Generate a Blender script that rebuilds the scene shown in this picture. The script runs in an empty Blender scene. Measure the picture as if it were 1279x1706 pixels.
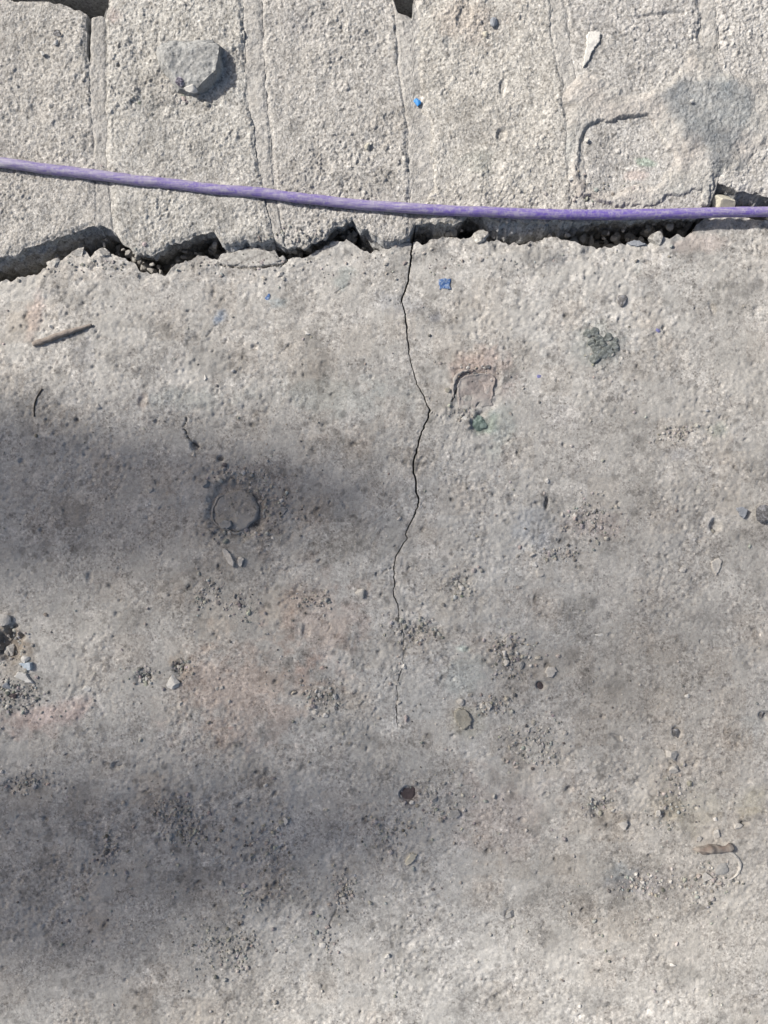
import bpy, bmesh, math, random
import numpy as np
from mathutils import Vector

# ------------------------------------------------------------------ camera, light, exposure
scene = bpy.context.scene
COL = scene.collection
S = 0.00037            # metres of slab per photograph pixel
H = 0.456              # camera height over the slab
ZB = 0.005             # level of the brick tops over the slab

cam_d = bpy.data.cameras.new('camera'); cam = bpy.data.objects.new('camera', cam_d); COL.objects.link(cam)
cam.location = (0, 0, H); cam.rotation_euler = (0, 0, 0)
cam_d.sensor_width = 36.0; cam_d.sensor_fit = 'VERTICAL'; cam_d.sensor_height = 36.0
cam_d.lens = 18.0 / ((1706 * S / 2) / H)
cam_d.clip_start = 0.01; cam_d.clip_end = 400
scene.camera = cam

SUN_EL = math.radians(38.0)
SUN_AZ = (-0.92, 0.39)                         # where the sun stands, seen from above
world = bpy.data.worlds.new('World'); scene.world = world; world.use_nodes = True
wn = world.node_tree; bg = wn.nodes['Background']
sky = wn.nodes.new('ShaderNodeTexSky'); sky.sky_type = 'NISHITA'; sky.sun_disc = False
sky.sun_elevation = SUN_EL; sky.sun_rotation = math.atan2(SUN_AZ[0], SUN_AZ[1])
sky.air_density = 1.0; sky.dust_density = 4.0; sky.ozone_density = 1.0
wn.links.new(sky.outputs[0], bg.inputs[0]); bg.inputs[1].default_value = 0.068
sun_d = bpy.data.lights.new('sun', 'SUN'); sun = bpy.data.objects.new('sun', sun_d); COL.objects.link(sun)
sun_d.energy = 3.6; sun_d.angle = math.radians(2.8); sun_d.color = (1.0, 0.962, 0.905)
_a = Vector((SUN_AZ[0], SUN_AZ[1], 0)).normalized()
D = Vector((-_a.x * math.cos(SUN_EL), -_a.y * math.cos(SUN_EL), -math.sin(SUN_EL)))
sun.rotation_euler = D.to_track_quat('-Z', 'Y').to_euler(); sun.location = (-2, 1, 3)
vs = scene.view_settings
vs.view_transform = 'Standard'; vs.look = 'None'; vs.gamma = 1.0; vs.exposure = 0.65

# ------------------------------------------------------------------ helpers
def wx(px, z=0.0): return (np.asarray(px, float) - 639.5) * S * (1 - z / H)
def wy(py, z=0.0): return (853.0 - np.asarray(py, float)) * S * (1 - z / H)

_rng = np.random.default_rng(7)
_T = _rng.random((256, 256)).astype(np.float32)
_JX = _rng.random((256, 256)).astype(np.float32); _JY = _rng.random((256, 256)).astype(np.float32)

def vn(x, y, size, seed=0):
    """smooth value noise in -1..1, features about `size` metres"""
    u = x / size + seed * 17.31 + 500; v = y / size + seed * 9.77 + 500
    i = np.floor(u).astype(np.int64); j = np.floor(v).astype(np.int64)
    f = (u - i).astype(np.float32); g = (v - j).astype(np.float32)
    f = f * f * f * (f * (f * 6 - 15) + 10); g = g * g * g * (g * (g * 6 - 15) + 10)
    i0 = (i + seed * 31) & 255; j0 = (j + seed * 57) & 255; i1 = (i0 + 1) & 255; j1 = (j0 + 1) & 255
    a = _T[i0, j0] * (1 - f) + _T[i1, j0] * f
    b = _T[i0, j1] * (1 - f) + _T[i1, j1] * f
    return (a * (1 - g) + b * g) * 2 - 1

def fbm(x, y, size, octv=4, seed=0, gain=0.5):
    r = 0; a = 1.0; t = 0
    for o in range(octv):
        r = r + a * vn(x, y, size, seed + o * 3); t += a; a *= gain; size *= 0.49
    return r / t

def worley(x, y, size, seed=0):
    u = x / size + 500 + seed * 13.7; v = y / size + 500 + seed * 5.1
    i = np.floor(u).astype(np.int64); j = np.floor(v).astype(np.int64)
    f1 = np.full(np.shape(u), 9.0, np.float32); cid = np.zeros(np.shape(u), np.float32)
    for di in (-1, 0, 1):
        for dj in (-1, 0, 1):
            a = (i + di + seed * 7) & 255; b = (j + dj + seed * 3) & 255
            d = (i + di + _JX[a, b] - u) ** 2 + (j + dj + _JY[a, b] - v) ** 2
            m = d < f1
            f1 = np.where(m, d, f1); cid = np.where(m, _T[a, b], cid)
    return np.sqrt(f1), cid

def jag1(x, step, seed):
    '''straight-sided broken line, values -1..1, corners about `step` metres apart'''
    r = np.random.default_rng(seed); k = np.cumsum(r.uniform(.35, 1.65, int(8 / step))) * step - 3.6
    return np.interp(x, k, r.uniform(-1, 1, len(k)))

def sstep(a, b, x):
    t = np.clip((x - a) / (b - a), 0, 1); return t * t * (3 - 2 * t)

def poly_sd(x, y, pts):
    """signed distance to a polygon, positive inside"""
    x = np.asarray(x); y = np.asarray(y)
    d = np.full(x.shape, 1e9); ins = np.zeros(x.shape, bool)
    n = len(pts)
    for k in range(n):
        ax, ay = pts[k]; bx, by = pts[(k + 1) % n]
        ex, ey = bx - ax, by - ay
        t = np.clip(((x - ax) * ex + (y - ay) * ey) / (ex * ex + ey * ey + 1e-18), 0, 1)
        d = np.minimum(d, np.hypot(x - ax - t * ex, y - ay - t * ey))
        c = ((ay > y) != (by > y)) & (x < (bx - ax) * (y - ay) / ((by - ay) if by != ay else 1e-12) + ax)
        ins ^= c
    return np.where(ins, d, -d)

def line_d(x, y, pts):
    d = np.full(np.shape(x), 1e9)
    for (ax, ay), (bx, by) in zip(pts[:-1], pts[1:]):
        ex, ey = bx - ax, by - ay
        t = np.clip(((x - ax) * ex + (y - ay) * ey) / (ex * ex + ey * ey + 1e-18), 0, 1)
        d = np.minimum(d, np.hypot(x - ax - t * ex, y - ay - t * ey))
    return d

def mesh_np(name, verts, quads, smooth=True, tint=None):
    me = bpy.data.meshes.new(name)
    nv, nq = len(verts), len(quads); k = quads.shape[1]
    me.vertices.add(nv); me.vertices.foreach_set('co', np.ascontiguousarray(verts, np.float32).ravel())
    me.loops.add(nq * k); me.loops.foreach_set('vertex_index', np.ascontiguousarray(quads, np.int32).ravel())
    me.polygons.add(nq)
    me.polygons.foreach_set('loop_start', np.arange(0, nq * k, k, dtype=np.int32))
    me.polygons.foreach_set('loop_total', np.full(nq, k, np.int32))
    me.polygons.foreach_set('use_smooth', np.full(nq, smooth, bool))
    me.update(calc_edges=True)
    if tint is not None:
        at = me.attributes.new('tint', 'FLOAT_COLOR', 'POINT')
        c = np.ones((nv, 4), np.float32); c[:, :3] = tint
        at.data.foreach_set('color', c.ravel())
    return me

def add(name, me, material, parent=None, loc=None):
    o = bpy.data.objects.new(name, me); COL.objects.link(o)
    if material is not None and len(me.materials) == 0: me.materials.append(material)
    if parent is not None: o.parent = parent
    if loc is not None: o.location = loc
    return o

def tag(o, label=None, cat=None, group=None, kind=None):
    if label: o['label'] = label
    if cat: o['category'] = cat
    if group: o['group'] = group
    if kind: o['kind'] = kind
    return o

def empty(name, loc=(0, 0, 0)):
    o = bpy.data.objects.new(name, None); COL.objects.link(o); o.location = loc; o.empty_display_size = 0.02
    return o

def grid_quads(nr, nc):
    a = np.arange(nr * nc).reshape(nr, nc)
    return np.stack([a[:-1, :-1], a[:-1, 1:], a[1:, 1:], a[1:, :-1]], -1).reshape(-1, 4)

# ------------------------------------------------------------------ materials
def mat(name, base, dark=None, light=None, rough=0.92, scales=(0.012, 0.003, 0.0011), amt=(0.35, 0.5, 0.5),
        bump=0.4, bump_size=0.0009, bump_dist=0.0006, tint=False, spec=0.2, grain=None, grain_amt=0.0, speck=None, dust=None, dust_amt=0.7):
    """earthy mineral surface: base colour broken up by three sizes of noise, a speckle and fine relief"""
    m = bpy.data.materials.new(name); m.use_nodes = True
    nt = m.node_tree; N = nt.nodes; L = nt.links
    bs = N['Principled BSDF']; bs.inputs['Roughness'].default_value = rough
    bs.inputs['Specular IOR Level'].default_value = spec
    dark = dark or tuple(c * 0.62 for c in base); light = light or tuple(min(1, c * 1.32) for c in base)
    tc = N.new('ShaderNodeTexCoord'); co = tc.outputs['Object']
    cur = None
    rgb = N.new('ShaderNodeRGB'); rgb.outputs[0].default_value = (*base, 1); cur = rgb.outputs[0]
    for k, (s, a) in enumerate(zip(scales, amt)):
        n = N.new('ShaderNodeTexNoise'); n.inputs['Scale'].default_value = 1 / s
        n.inputs['Detail'].default_value = 5; n.inputs['Roughness'].default_value = 0.62
        L.new(co, n.inputs['Vector'])
        for lo, hi, colr in ((0.50, 0.30, dark), (0.50, 0.70, light)):
            mr = N.new('ShaderNodeMapRange'); mr.inputs[1].default_value = lo; mr.inputs[2].default_value = hi
            mr.inputs[4].default_value = a; L.new(n.outputs['Fac'], mr.inputs[0])
            mx = N.new('ShaderNodeMix'); mx.data_type = 'RGBA'
            L.new(mr.outputs[0], mx.inputs[0]); L.new(cur, mx.inputs[6]); mx.inputs[7].default_value = (*colr, 1)
            cur = mx.outputs[2]
    if grain:
        v = N.new('ShaderNodeTexVoronoi'); v.inputs['Scale'].default_value = 1 / grain; L.new(co, v.inputs['Vector'])
        sep = N.new('ShaderNodeSeparateColor'); L.new(v.outputs['Color'], sep.inputs[0])
        cr = N.new('ShaderNodeValToRGB'); e = cr.color_ramp.elements
        e[0].position = 0.0; e[0].color = (1 - grain_amt,) * 3 + (1,)
        e[1].position = 0.55; e[1].color = (1, 1, 1, 1)
        x = e.new(0.18); x.color = (1 - grain_amt * 0.55,) * 3 + (1,)
        x = e.new(1.0); x.color = (1 + grain_amt * 0.45,) * 3 + (1,)
        L.new(sep.outputs[0], cr.inputs[0])
        mx = N.new('ShaderNodeMix'); mx.data_type = 'RGBA'; mx.blend_type = 'MULTIPLY'; mx.inputs[0].default_value = 1
        L.new(cur, mx.inputs[6]); L.new(cr.outputs[0], mx.inputs[7]); cur = mx.outputs[2]
    if speck:
        v = N.new('ShaderNodeTexVoronoi'); v.inputs['Scale'].default_value = 1 / speck; L.new(co, v.inputs['Vector'])
        sep = N.new('ShaderNodeSeparateColor'); L.new(v.outputs['Color'], sep.inputs[0])
        cr = N.new('ShaderNodeValToRGB'); cr.color_ramp.interpolation = 'CONSTANT'; e = cr.color_ramp.elements
        e[0].position = 0; e[0].color = (.42, .41, .4, 1); e[1].position = .05; e[1].color = (1, 1, 1, 1)
        for p_, c_ in ((.85, .78), (.89, 1.0), (.95, 1.42)):
            x = e.new(p_); x.color = (c_, c_, c_, 1)
        L.new(sep.outputs[1], cr.inputs[0])
        mx = N.new('ShaderNodeMix'); mx.data_type = 'RGBA'; mx.blend_type = 'MULTIPLY'; mx.inputs[0].default_value = .6
        L.new(cur, mx.inputs[6]); L.new(cr.outputs[0], mx.inputs[7]); cur = mx.outputs[2]
    if dust:
        n = N.new('ShaderNodeTexNoise'); n.inputs['Scale'].default_value = 1 / .026; n.inputs['Detail'].default_value = 7
        n.inputs['Roughness'].default_value = .68; n.inputs['Distortion'].default_value = .4; L.new(co, n.inputs['Vector'])
        mr = N.new('ShaderNodeMapRange'); mr.inputs[1].default_value = .44; mr.inputs[2].default_value = .60; mr.inputs[4].default_value = dust_amt
        L.new(n.outputs['Fac'], mr.inputs[0])
        mx = N.new('ShaderNodeMix'); mx.data_type = 'RGBA'; L.new(mr.outputs[0], mx.inputs[0]); L.new(cur, mx.inputs[6]); mx.inputs[7].default_value = (*dust, 1); cur = mx.outputs[2]
    if tint:
        at = N.new('ShaderNodeAttribute'); at.attribute_name = 'tint'
        mx = N.new('ShaderNodeMix'); mx.data_type = 'RGBA'; mx.blend_type = 'MULTIPLY'; mx.inputs[0].default_value = 1
        L.new(cur, mx.inputs[6]); L.new(at.outputs['Color'], mx.inputs[7]); cur = mx.outputs[2]
    L.new(cur, bs.inputs['Base Color'])
    b = N.new('ShaderNodeTexNoise'); b.inputs['Scale'].default_value = 1 / bump_size; b.inputs['Detail'].default_value = 4
    L.new(co, b.inputs['Vector'])
    bp = N.new('ShaderNodeBump'); bp.inputs['Strength'].default_value = bump; bp.inputs['Distance'].default_value = bump_dist
    L.new(b.outputs['Fac'], bp.inputs['Height']); L.new(bp.outputs[0], bs.inputs['Normal'])
    return m

M = {}
M['slab'] = mat('concrete', (0.405, 0.393, 0.364), (0.235, 0.215, 0.195), (0.60, 0.575, 0.53), tint=True,
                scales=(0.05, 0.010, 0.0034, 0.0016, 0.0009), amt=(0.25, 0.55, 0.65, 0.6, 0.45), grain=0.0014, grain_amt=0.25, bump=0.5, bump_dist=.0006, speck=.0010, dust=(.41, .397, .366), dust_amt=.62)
M['brick'] = mat('sandy_brick', (0.41, 0.396, 0.37), (0.25, 0.235, 0.213), (0.585, 0.566, 0.53), tint=True,
                 scales=(0.03, 0.006, 0.0022, 0.0011), amt=(0.25, 0.4, 0.6, 0.6), grain=0.0015, grain_amt=0.32, speck=.0012, bump=0.7, bump_size=0.0008, bump_dist=.0008)
M['mortar'] = mat('mortar', (0.40, 0.384, 0.357), (0.265, 0.25, 0.23), (0.53, 0.512, 0.48), tint=True,
                  scales=(0.02, 0.005, 0.0018, 0.001), amt=(0.35, 0.5, 0.6, 0.5), grain=0.0013, grain_amt=0.25, bump=0.8, bump_dist=.0008)
M['cement'] = mat('grey_cement', (0.25, 0.262, 0.268), scales=(0.012, 0.004, 0.0012), amt=(0.4, 0.45, 0.4), bump=0.5)
M['soil'] = mat('soil', (0.12, 0.105, 0.088), scales=(0.05, 0.008, 0.002), amt=(0.5, 0.5, 0.5), bump=0.8)
M['grit'] = mat('grit', (0.37, 0.352, 0.325), (0.18, 0.168, 0.15), (0.55, 0.53, 0.49), scales=(0.004, 0.0026), amt=(0.5, 0.5), tint=True)
M['flake'] = mat('loose_concrete', (0.40, 0.388, 0.36), (0.235, 0.215, 0.195), (0.60, 0.575, 0.53), scales=(0.010, 0.0034, 0.0016), amt=(0.5, 0.6, 0.5), grain=0.0014, grain_amt=0.25, speck=.001)
M['pale'] = mat('pale_stone', (0.47, 0.447, 0.41), scales=(0.005, 0.0012), amt=(0.4, 0.4))
M['white'] = mat('white_stone', (0.60, 0.58, 0.54), scales=(0.005, 0.0012), amt=(0.4, 0.3))
M['grey'] = mat('grey_stone', (0.30, 0.295, 0.285), scales=(0.006, 0.0014), amt=(0.5, 0.5))
M['dark'] = mat('dark_stone', (0.15, 0.146, 0.145), light=(0.42, 0.42, 0.43), scales=(0.004, 0.0016), amt=(0.7, 0.8), speck=.001)
M['bluegrey'] = mat('blue_grey_stone', (0.27, 0.285, 0.31), scales=(0.006, 0.0014), amt=(0.4, 0.4))
M['bluewhite'] = mat('blue_white_chip', (0.46, 0.51, 0.55), dark=(0.22, 0.3, 0.38), scales=(0.004, 0.0014), amt=(0.6, 0.3))
M['olive'] = mat('olive_stone', (0.29, 0.275, 0.235), scales=(0.007, 0.0016), amt=(0.6, 0.4))
M['cream'] = mat('cream_chip', (0.50, 0.47, 0.39), scales=(0.005, 0.0012), amt=(0.3, 0.3))
M['pinkstone'] = mat('pink_stone', (0.45, 0.36, 0.32), scales=(0.005, 0.0012), amt=(0.4, 0.3))
M['rock'] = mat('big_stone', (0.265, 0.268, 0.263), (0.15, 0.15, 0.147), (0.43, 0.43, 0.415), scales=(0.014, 0.005, 0.0012),
                amt=(0.7, 0.7, 0.5), bump=0.9, bump_size=0.0014, speck=.0011, dust=(.36, .355, .34), dust_amt=.35)
M['crystal'] = mat('dark_crystal', (0.08, 0.07, 0.1), light=(0.55, 0.53, 0.58), scales=(0.003, 0.0015), amt=(0.7, 0.7), rough=0.5, spec=0.5)
M['blue'] = mat('blue_paint', (0.075, 0.15, 0.33), dark=(0.03, 0.08, 0.23), light=(0.32, 0.37, 0.43), scales=(0.0022, 0.001), amt=(0.9, 0.8), rough=0.8)
M['cyan'] = mat('bright_blue_plastic', (0.03, 0.22, 0.55), scales=(0.003, 0.001), amt=(0.4, 0.4), rough=0.5, spec=0.4)
M['violet'] = mat('violet_paint', (0.2, 0.2, 0.38), scales=(0.003, 0.001), amt=(0.4, 0.4))
M['moss'] = mat('dark_moss', (0.17, 0.182, 0.172), dark=(0.06, 0.068, 0.064), light=(0.34, 0.36, 0.345), scales=(0.005, 0.0016), amt=(0.8, 0.7), speck=.001)
M['green'] = mat('green_chip', (0.13, 0.17, 0.15), dark=(0.05, 0.075, 0.065), light=(0.3, 0.36, 0.33), scales=(0.003, 0.0012), amt=(0.7, 0.6))
M['plate'] = mat('dusty_plate', (0.28, 0.247, 0.23), scales=(0.010, 0.004, 0.0012), amt=(0.5, 0.6, 0.5), dust=(.39, .372, .348), dust_amt=.8)
M['cap'] = mat('dusty_cap', (0.30, 0.285, 0.26), (0.185, 0.168, 0.15), scales=(0.010, 0.003, 0.001), amt=(0.6, 0.6, 0.5), speck=.001, dust=(.39, .37, .34), dust_amt=.75)
M['rust'] = mat('rusty_metal', (0.25, 0.222, 0.198), dark=(0.15, 0.105, 0.085), light=(0.4, 0.36, 0.31), scales=(0.012, 0.004), amt=(0.75, 0.5))
M['twig'] = mat('dry_twig', (0.27, 0.235, 0.205), dark=(0.13, 0.105, 0.09), scales=(0.006, 0.0012), amt=(0.5, 0.5), bump=0.6)
M['fibre'] = mat('dark_fibre', (0.07, 0.06, 0.05))
M['shard'] = mat('dark_shard', (0.095, 0.078, 0.08), scales=(0.006, 0.0016), amt=(0.4, 0.4))
M['timber'] = mat('weathered_timber', (0.3, 0.255, 0.2), scales=(0.08, 0.02, 0.006), amt=(0.4, 0.4, 0.3), bump_size=0.004, bump_dist=0.002)

# ------------------------------------------------------------------ outlines traced on the ground (photograph pixels)
def interp(pts):
    p = sorted(pts); xs = [a for a, _ in p]; ys = [b for _, b in p]
    return lambda v: np.interp(v, xs, ys)
# lip of the slab along the crevice
LIP = interp([(-2600, 462), (-700, 455), (-300, 472), (-60, 462), (0, 469), (35, 461), (60, 459), (72, 450), (80, 437), (92, 431), (105, 429), (113, 422), (124, 419),
              (134, 416), (143, 419), (150, 426), (158, 418), (171, 415), (182, 421), (196, 427), (215, 438), (235, 449), (255, 455), (272, 457),
              (286, 449), (300, 440), (318, 431), (335, 426), (350, 428), (360, 431), (372, 424), (392, 417), (415, 413), (440, 413),
              (456, 418), (466, 426), (476, 431), (490, 430), (505, 426), (528, 416), (545, 408), (560, 402), (578, 401), (592, 408),
              (604, 417), (618, 421), (634, 418), (645, 408), (660, 401), (680, 402), (690, 406), (705, 404), (722, 398), (740, 393), (758, 397),
              (775, 400), (786, 396), (802, 395), (815, 400), (840, 404), (866, 408), (885, 402), (905, 398), (935, 398), (955, 402),
              (970, 409), (990, 412), (1012, 411), (1040, 405), (1062, 400), (1080, 406), (1100, 400), (1120, 397), (1142, 392), (1154, 384),
              (1161, 372), (1175, 362), (1190, 354), (1210, 350), (1235, 356), (1255, 366), (1279, 369), (1340, 385), (1500, 400), (1900, 410), (2600, 405), (4000, 405)])
# front edge of the brick tops along the crevice
FRONT = interp([(-2600, 430), (-700, 425), (-260, 440), (-60, 432), (0, 427), (25, 422), (55, 412), (85, 400), (110, 391), (130, 380), (150, 374), (168, 373), (180, 381),
                (195, 394), (205, 410), (220, 421), (240, 427), (262, 423), (285, 411), (305, 402), (330, 394), (345, 390), (357, 389),
                (362, 398), (368, 406), (378, 402), (395, 400), (420, 402), (440, 404), (455, 402), (463, 406), (480, 414), (500, 411), (520, 405), (540, 396), (556, 380),
                (572, 372), (586, 368), (594, 378), (602, 384), (612, 382), (622, 392), (640, 399), (655, 399), (668, 396), (682, 391), (692, 374), (703, 374),
                (716, 366), (735, 374), (752, 376), (770, 369), (784, 358), (800, 358), (815, 364), (850, 368), (900, 368), (960, 367),
                (1060, 366), (1120, 364), (1160, 362), (1180, 350), (1190, 330), (1197, 301), (1210, 309), (1230, 317), (1255, 320), (1279, 327), (1340, 345),
                (1500, 372), (1900, 380), (2600, 378), (4000, 378)])
FSLOPE = interp([(-3000, .05), (0, .1), (140, .15), (165, .1), (190, -.1), (230, -.22), (340, -.22), (366, -.05), (380, .45), (440, .4), (466, -.05), (490, -.2), (590, -.2), (606, .2), (630, .35), (680, .4),
                 (700, -.1), (740, .3), (775, -.2), (800, -.1), (815, .4), (860, .6), (940, .4), (975, -.05), (1000, -.2), (1150, -.25), (1200, .4), (1240, .2), (3000, .1)])
CRACK = [(402, 686), (440, 684), (470, 679), (500, 669), (520, 674), (545, 678), (575, 680), (600, 683), (618, 690), (640, 694), (655, 703), (683, 716),
         (700, 712), (718, 703), (740, 697), (760, 690), (785, 688), (805, 693), (835, 697), (855, 693), (875, 683), (890, 675), (897, 679), (905, 671),
         (925, 660), (945, 655), (960, 657), (970, 658), (985, 655), (1000, 658), (1010, 663), (1030, 664), (1045, 671), (1090, 672), (1110, 672), (1125, 666),
         (1140, 661), (1165, 662), (1180, 660), (1200, 661), (1212, 662), (1260, 660)]
CRX = interp(CRACK)
CRW = interp([(300, 5.5), (400, 5.5), (500, 4.6), (570, 4), (600, 2.6), (640, 3.2), (680, 5), (740, 5.4), (840, 6), (880, 4.6), (930, 3.6), (960, 2.4), (1000, 3.6),
              (1022, 2.0), (1045, 1.4), (1110, 1.2), (1118, 2.4), (1130, 3), (1146, 1.2), (1160, 1.2), (1175, 3), (1200, 2.6), (1216, 0)])
# hollows in the slab: px, py, half-width, half-height, turn, depth mm, softness
PITS = [(15, 1075, 26, 34, 0, 6, .5), (325, 743, 8, 10, 20, 3.5, .4), (367, 763, 6, 5, 0, 3, .3), (911, 837, 4, 11, 5, 3, .4), (895, 838, 6, 4, 0, 1.5, .4),
        (1192, 876, 12, 12, 0, 3, .5), (240, 1130, 18, 12, 0, 2.2, .6), (900, 1143, 8, 8, 0, 2, .4), (1000, 1350, 24, 18, 30, 2.6, .6),
        (1127, 1221, 10, 13, 0, 2, .5), (850, 1526, 11, 11, 0, 1.4, .5), (680, 1324, 17, 15, 0, 2.2, .15), (195, 1275, 12, 8, -30, 2.2, .5),
        (300, 1112, 13, 14, 0, 2.0, .6), (1275, 1192, 12, 10, 0, 2.2, .6), (510, 1052, 9, 10, 0, 1.2, .6), (610, 1110, 9, 5, 0, 1.2, .5),
        (490, 1155, 12, 5, -15, 1.4, .5), (148, 962, 6, 9, 0, 1.2, .5), (35, 768, 6, 5, 0, 1.4, .4), (1105, 546, 3, 3, 0, 1.6, .3),
        (1108, 555, 2.5, 2.5, 0, 1.2, .3), (938, 741, 4, 3, 30, 1.6, .3), (355, 490, 6, 9, 0, 1.0, .6), (314, 518, 5, 3, 0, 1.3, .4), (424, 578, 6, 5, 0, 1.2, .5),
        (237, 668, 7, 18, 0, 0.9, .5), (1185, 512, 5, 13, -20, 1.1, .5), (1262, 515, 8, 5, 0, 1.1, .5), (948, 1315, 9, 6, -30, 2.0, .5), (870, 1366, 9, 5, 0, 1.6, .5),
        (1030, 1228, 14, 5, 20, 1.6, .5), (470, 1413, 6, 3, -25, 1.6, .4), (1112, 1358, 14, 10, 0, 1.8, .6), (20, 1310, 22, 14, 0, 1.8, .7), (1018, 1058, 5, 4, 0, 1, .5),
        (690, 1056, 14, 12, 0, 1.2, .6), (75, 1365, 6, 5, 0, 1.5, .4), (770, 968, 14, 16, 0, 1.6, .6), (1240, 1372, 8, 4, -10, 1.5, .5), (1245, 852, 8, 10, 0, 1, .5)]
# crumbly, pitted zones: px, py, half-width, half-height, relief mm
CRUMB = [(440, 840, 55, 60, .8), (395, 795, 50, 22, .7), (850, 1088, 45, 42, .9), (30, 1165, 55, 40, 1.1), (540, 1165, 45, 30, .7), (350, 995, 45, 30, .7), (765, 970, 40, 30, .7),
         (815, 1178, 40, 22, .8), (890, 1245, 52, 45, .8), (290, 1345, 45, 22, .9), (305, 1390, 45, 25, .9), (180, 1415, 22, 30, 1.0), (430, 1420, 50, 45, .6),
         (690, 1050, 42, 28, .8), (985, 870, 45, 35, .7), (925, 920, 30, 15, .6), (1120, 1330, 40, 50, .8), (1070, 1475, 60, 25, .9), (1180, 1470, 55, 40, .7),
         (380, 1580, 60, 45, .9), (575, 1485, 24, 40, .9), (715, 1345, 60, 40, .7), (640, 1395, 30, 40, .7), (1135, 722, 32, 15, .8), (520, 995, 35, 22, .7),
         (60, 1300, 60, 25, .9), (400, 1260, 60, 40, .6), (620, 1290, 40, 60, .6), (540, 1570, 30, 40, .6), (740, 700, 30, 30, .5), (660, 1140, 12, 60, .25), (1010, 360, 40, 5, .1)]
MINOR = [[(716, 684), (724, 690), (735, 696), (738, 704)], [(656, 946), (645, 948), (638, 953)], [(669, 501), (660, 506)], [(697, 838), (706, 846)], [(312, 696), (306, 712), (310, 726), (322, 738), (330, 744)], [(575, 1474), (566, 1500), (557, 1522), (548, 1545), (541, 1560)],
         [(362, 441), (385, 444), (408, 446), (432, 446), (456, 442), (470, 439), (478, 432)], [(560, 487), (572, 480), (582, 472)], [(344, 560), (355, 545), (361, 540)],
         [(640, 1145), (646, 1130)], [(545, 1035), (550, 1045), (546, 1052)], [(466, 588), (480, 576)], [(752, 668), (762, 648), (775, 636)]]
MINW = [1.3, 1.3, 1.2, 1.3, 1.5, 1.4, 2.6, 1.2, 1.2, 1.2, 1.3, 1.2, 1.6]

def to_px(x, y): return x / S + 639.5, 853 - y / S

def ell(px, py, c, extra=0.0):
    cx, cy, rx, ry, a = c[:5]
    a = math.radians(a); dx = px - cx; dy = py - cy
    u = dx * math.cos(a) + dy * math.sin(a); v = -dx * math.sin(a) + dy * math.cos(a)
    return np.hypot(u / rx, v / ry) + extra

_rp = random.Random(5)
RPITS = [(_rp.uniform(-60, 1340), _rp.uniform(430, 1760), _rp.uniform(1.5, 5.0) ** 1.0, _rp.uniform(1.5, 4.0), _rp.uniform(0, 180), _rp.uniform(.4, 1.3), .6) for _ in range(420)]

def slab_h(x, y, fine=True):
    """height of the slab surface over its mean level"""
    px, py = to_px(x, y)
    h = 0.0011 * fbm(x, y, 0.09, 3, 1) + 0.00055 * fbm(x, y, 0.02, 3, 11)
    rough = sstep(-.2, .5, fbm(x, y, 0.04, 3, 21))
    if fine:
        h = h + (0.0002 + 0.00034 * rough) * fbm(x, y, 0.0055, 3, 31) + (0.00007 + .0002 * rough) * vn(x, y, 0.0016, 41) + .00008 * vn(x, y, .0010, 43)
        # popped sand grains: sharp little pocks
        f, c = worley(x, y, 0.0042, 3)
        h = h - (c > 0.80) * sstep(.42, .1, f) * (.0003 + .0005 * rough)
        f2, c2 = worley(x, y, 0.0021, 4)
        h = h + 0.0002 * (0.5 - f2) * (0.25 + rough)
        cr = np.zeros_like(x)
        nz = fbm(x, y, .012, 3, 51)
        for c in CRUMB:
            e = np.hypot((px - c[0]) / c[2], (py - c[1]) / c[3]) + 0.55 * nz
            cr = np.maximum(cr, sstep(1.05, .45, e) * c[4])
        f3, c3 = worley(x, y, 0.0028, 6)
        h = h + cr * (0.0011 * (.42 - f3) * (0.4 + c3) + 0.0004 * vn(x, y, .006, 71) - .0002)
        # crumbling lip along the crevice
        lip = (y < 1) * sstep(50, 5, py - LIP(px))
        h = h + lip * (0.0017 * fbm(x, y, .008, 4, 81, .6) - .0006 * sstep(14, 0, py - LIP(px)))
    n2 = vn(x, y, .0035, 61)
    for c in PITS:
        m = (np.abs(px - c[0]) < 80) & (np.abs(py - c[1]) < 80)
        if not np.any(m): continue
        e = ell(px[m], py[m], c, 0.22 * n2[m])
        h[m] -= c[5] * .001 * sstep(1.1, 1.1 - c[6] - .15, e)
    if fine:
        for c in RPITS:
            m = (np.abs(px - c[0]) < 12) & (np.abs(py - c[1]) < 12)
            if not np.any(m): continue
            h[m] -= c[5] * .001 * sstep(1.1, .4, ell(px[m], py[m], c, .25 * n2[m]))
    # seats of the round cap and of the square plate
    m = (np.abs(px - 400) < 110) & (np.abs(py - 850) < 110)
    if np.any(m):
        e = np.hypot(px[m] - 392, py[m] - 850) + 5 * n2[m]
        h[m] -= .0032 * sstep(55, 37, e + 4 * vn(x[m], y[m], .008, 63))
        e = np.hypot((px[m] - 424) / 1.0, py[m] - 850) + 6 * n2[m]
        h[m] -= .0015 * sstep(34, 22, e)
    m = (np.abs(px - 790) < 90) & (np.abs(py - 660) < 90)
    if np.any(m):
        e = np.maximum(np.abs(px[m] - 792) / 34, np.abs(py[m] - 654) / 36) + .2 * n2[m] + .12 * vn(x[m], y[m], .009, 65)
        h[m] += .0009 * sstep(1.7, 1.15, e) * (n2[m] * .5 + .6) - .0011 * sstep(1.3, .9, e)
        e = np.hypot((px[m] - 800) / 18, (py[m] - 704) / 20) + .2 * n2[m]
        h[m] -= .002 * sstep(1.2, .8, e)
    # low step where a thin skin of the slab has come away (left lip)
    d = line_d(px, py, [(155, 443), (190, 452), (215, 457), (240, 466), (255, 472)])
    h = h - .0007 * sstep(3.5, 0, d)
    return h

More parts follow.
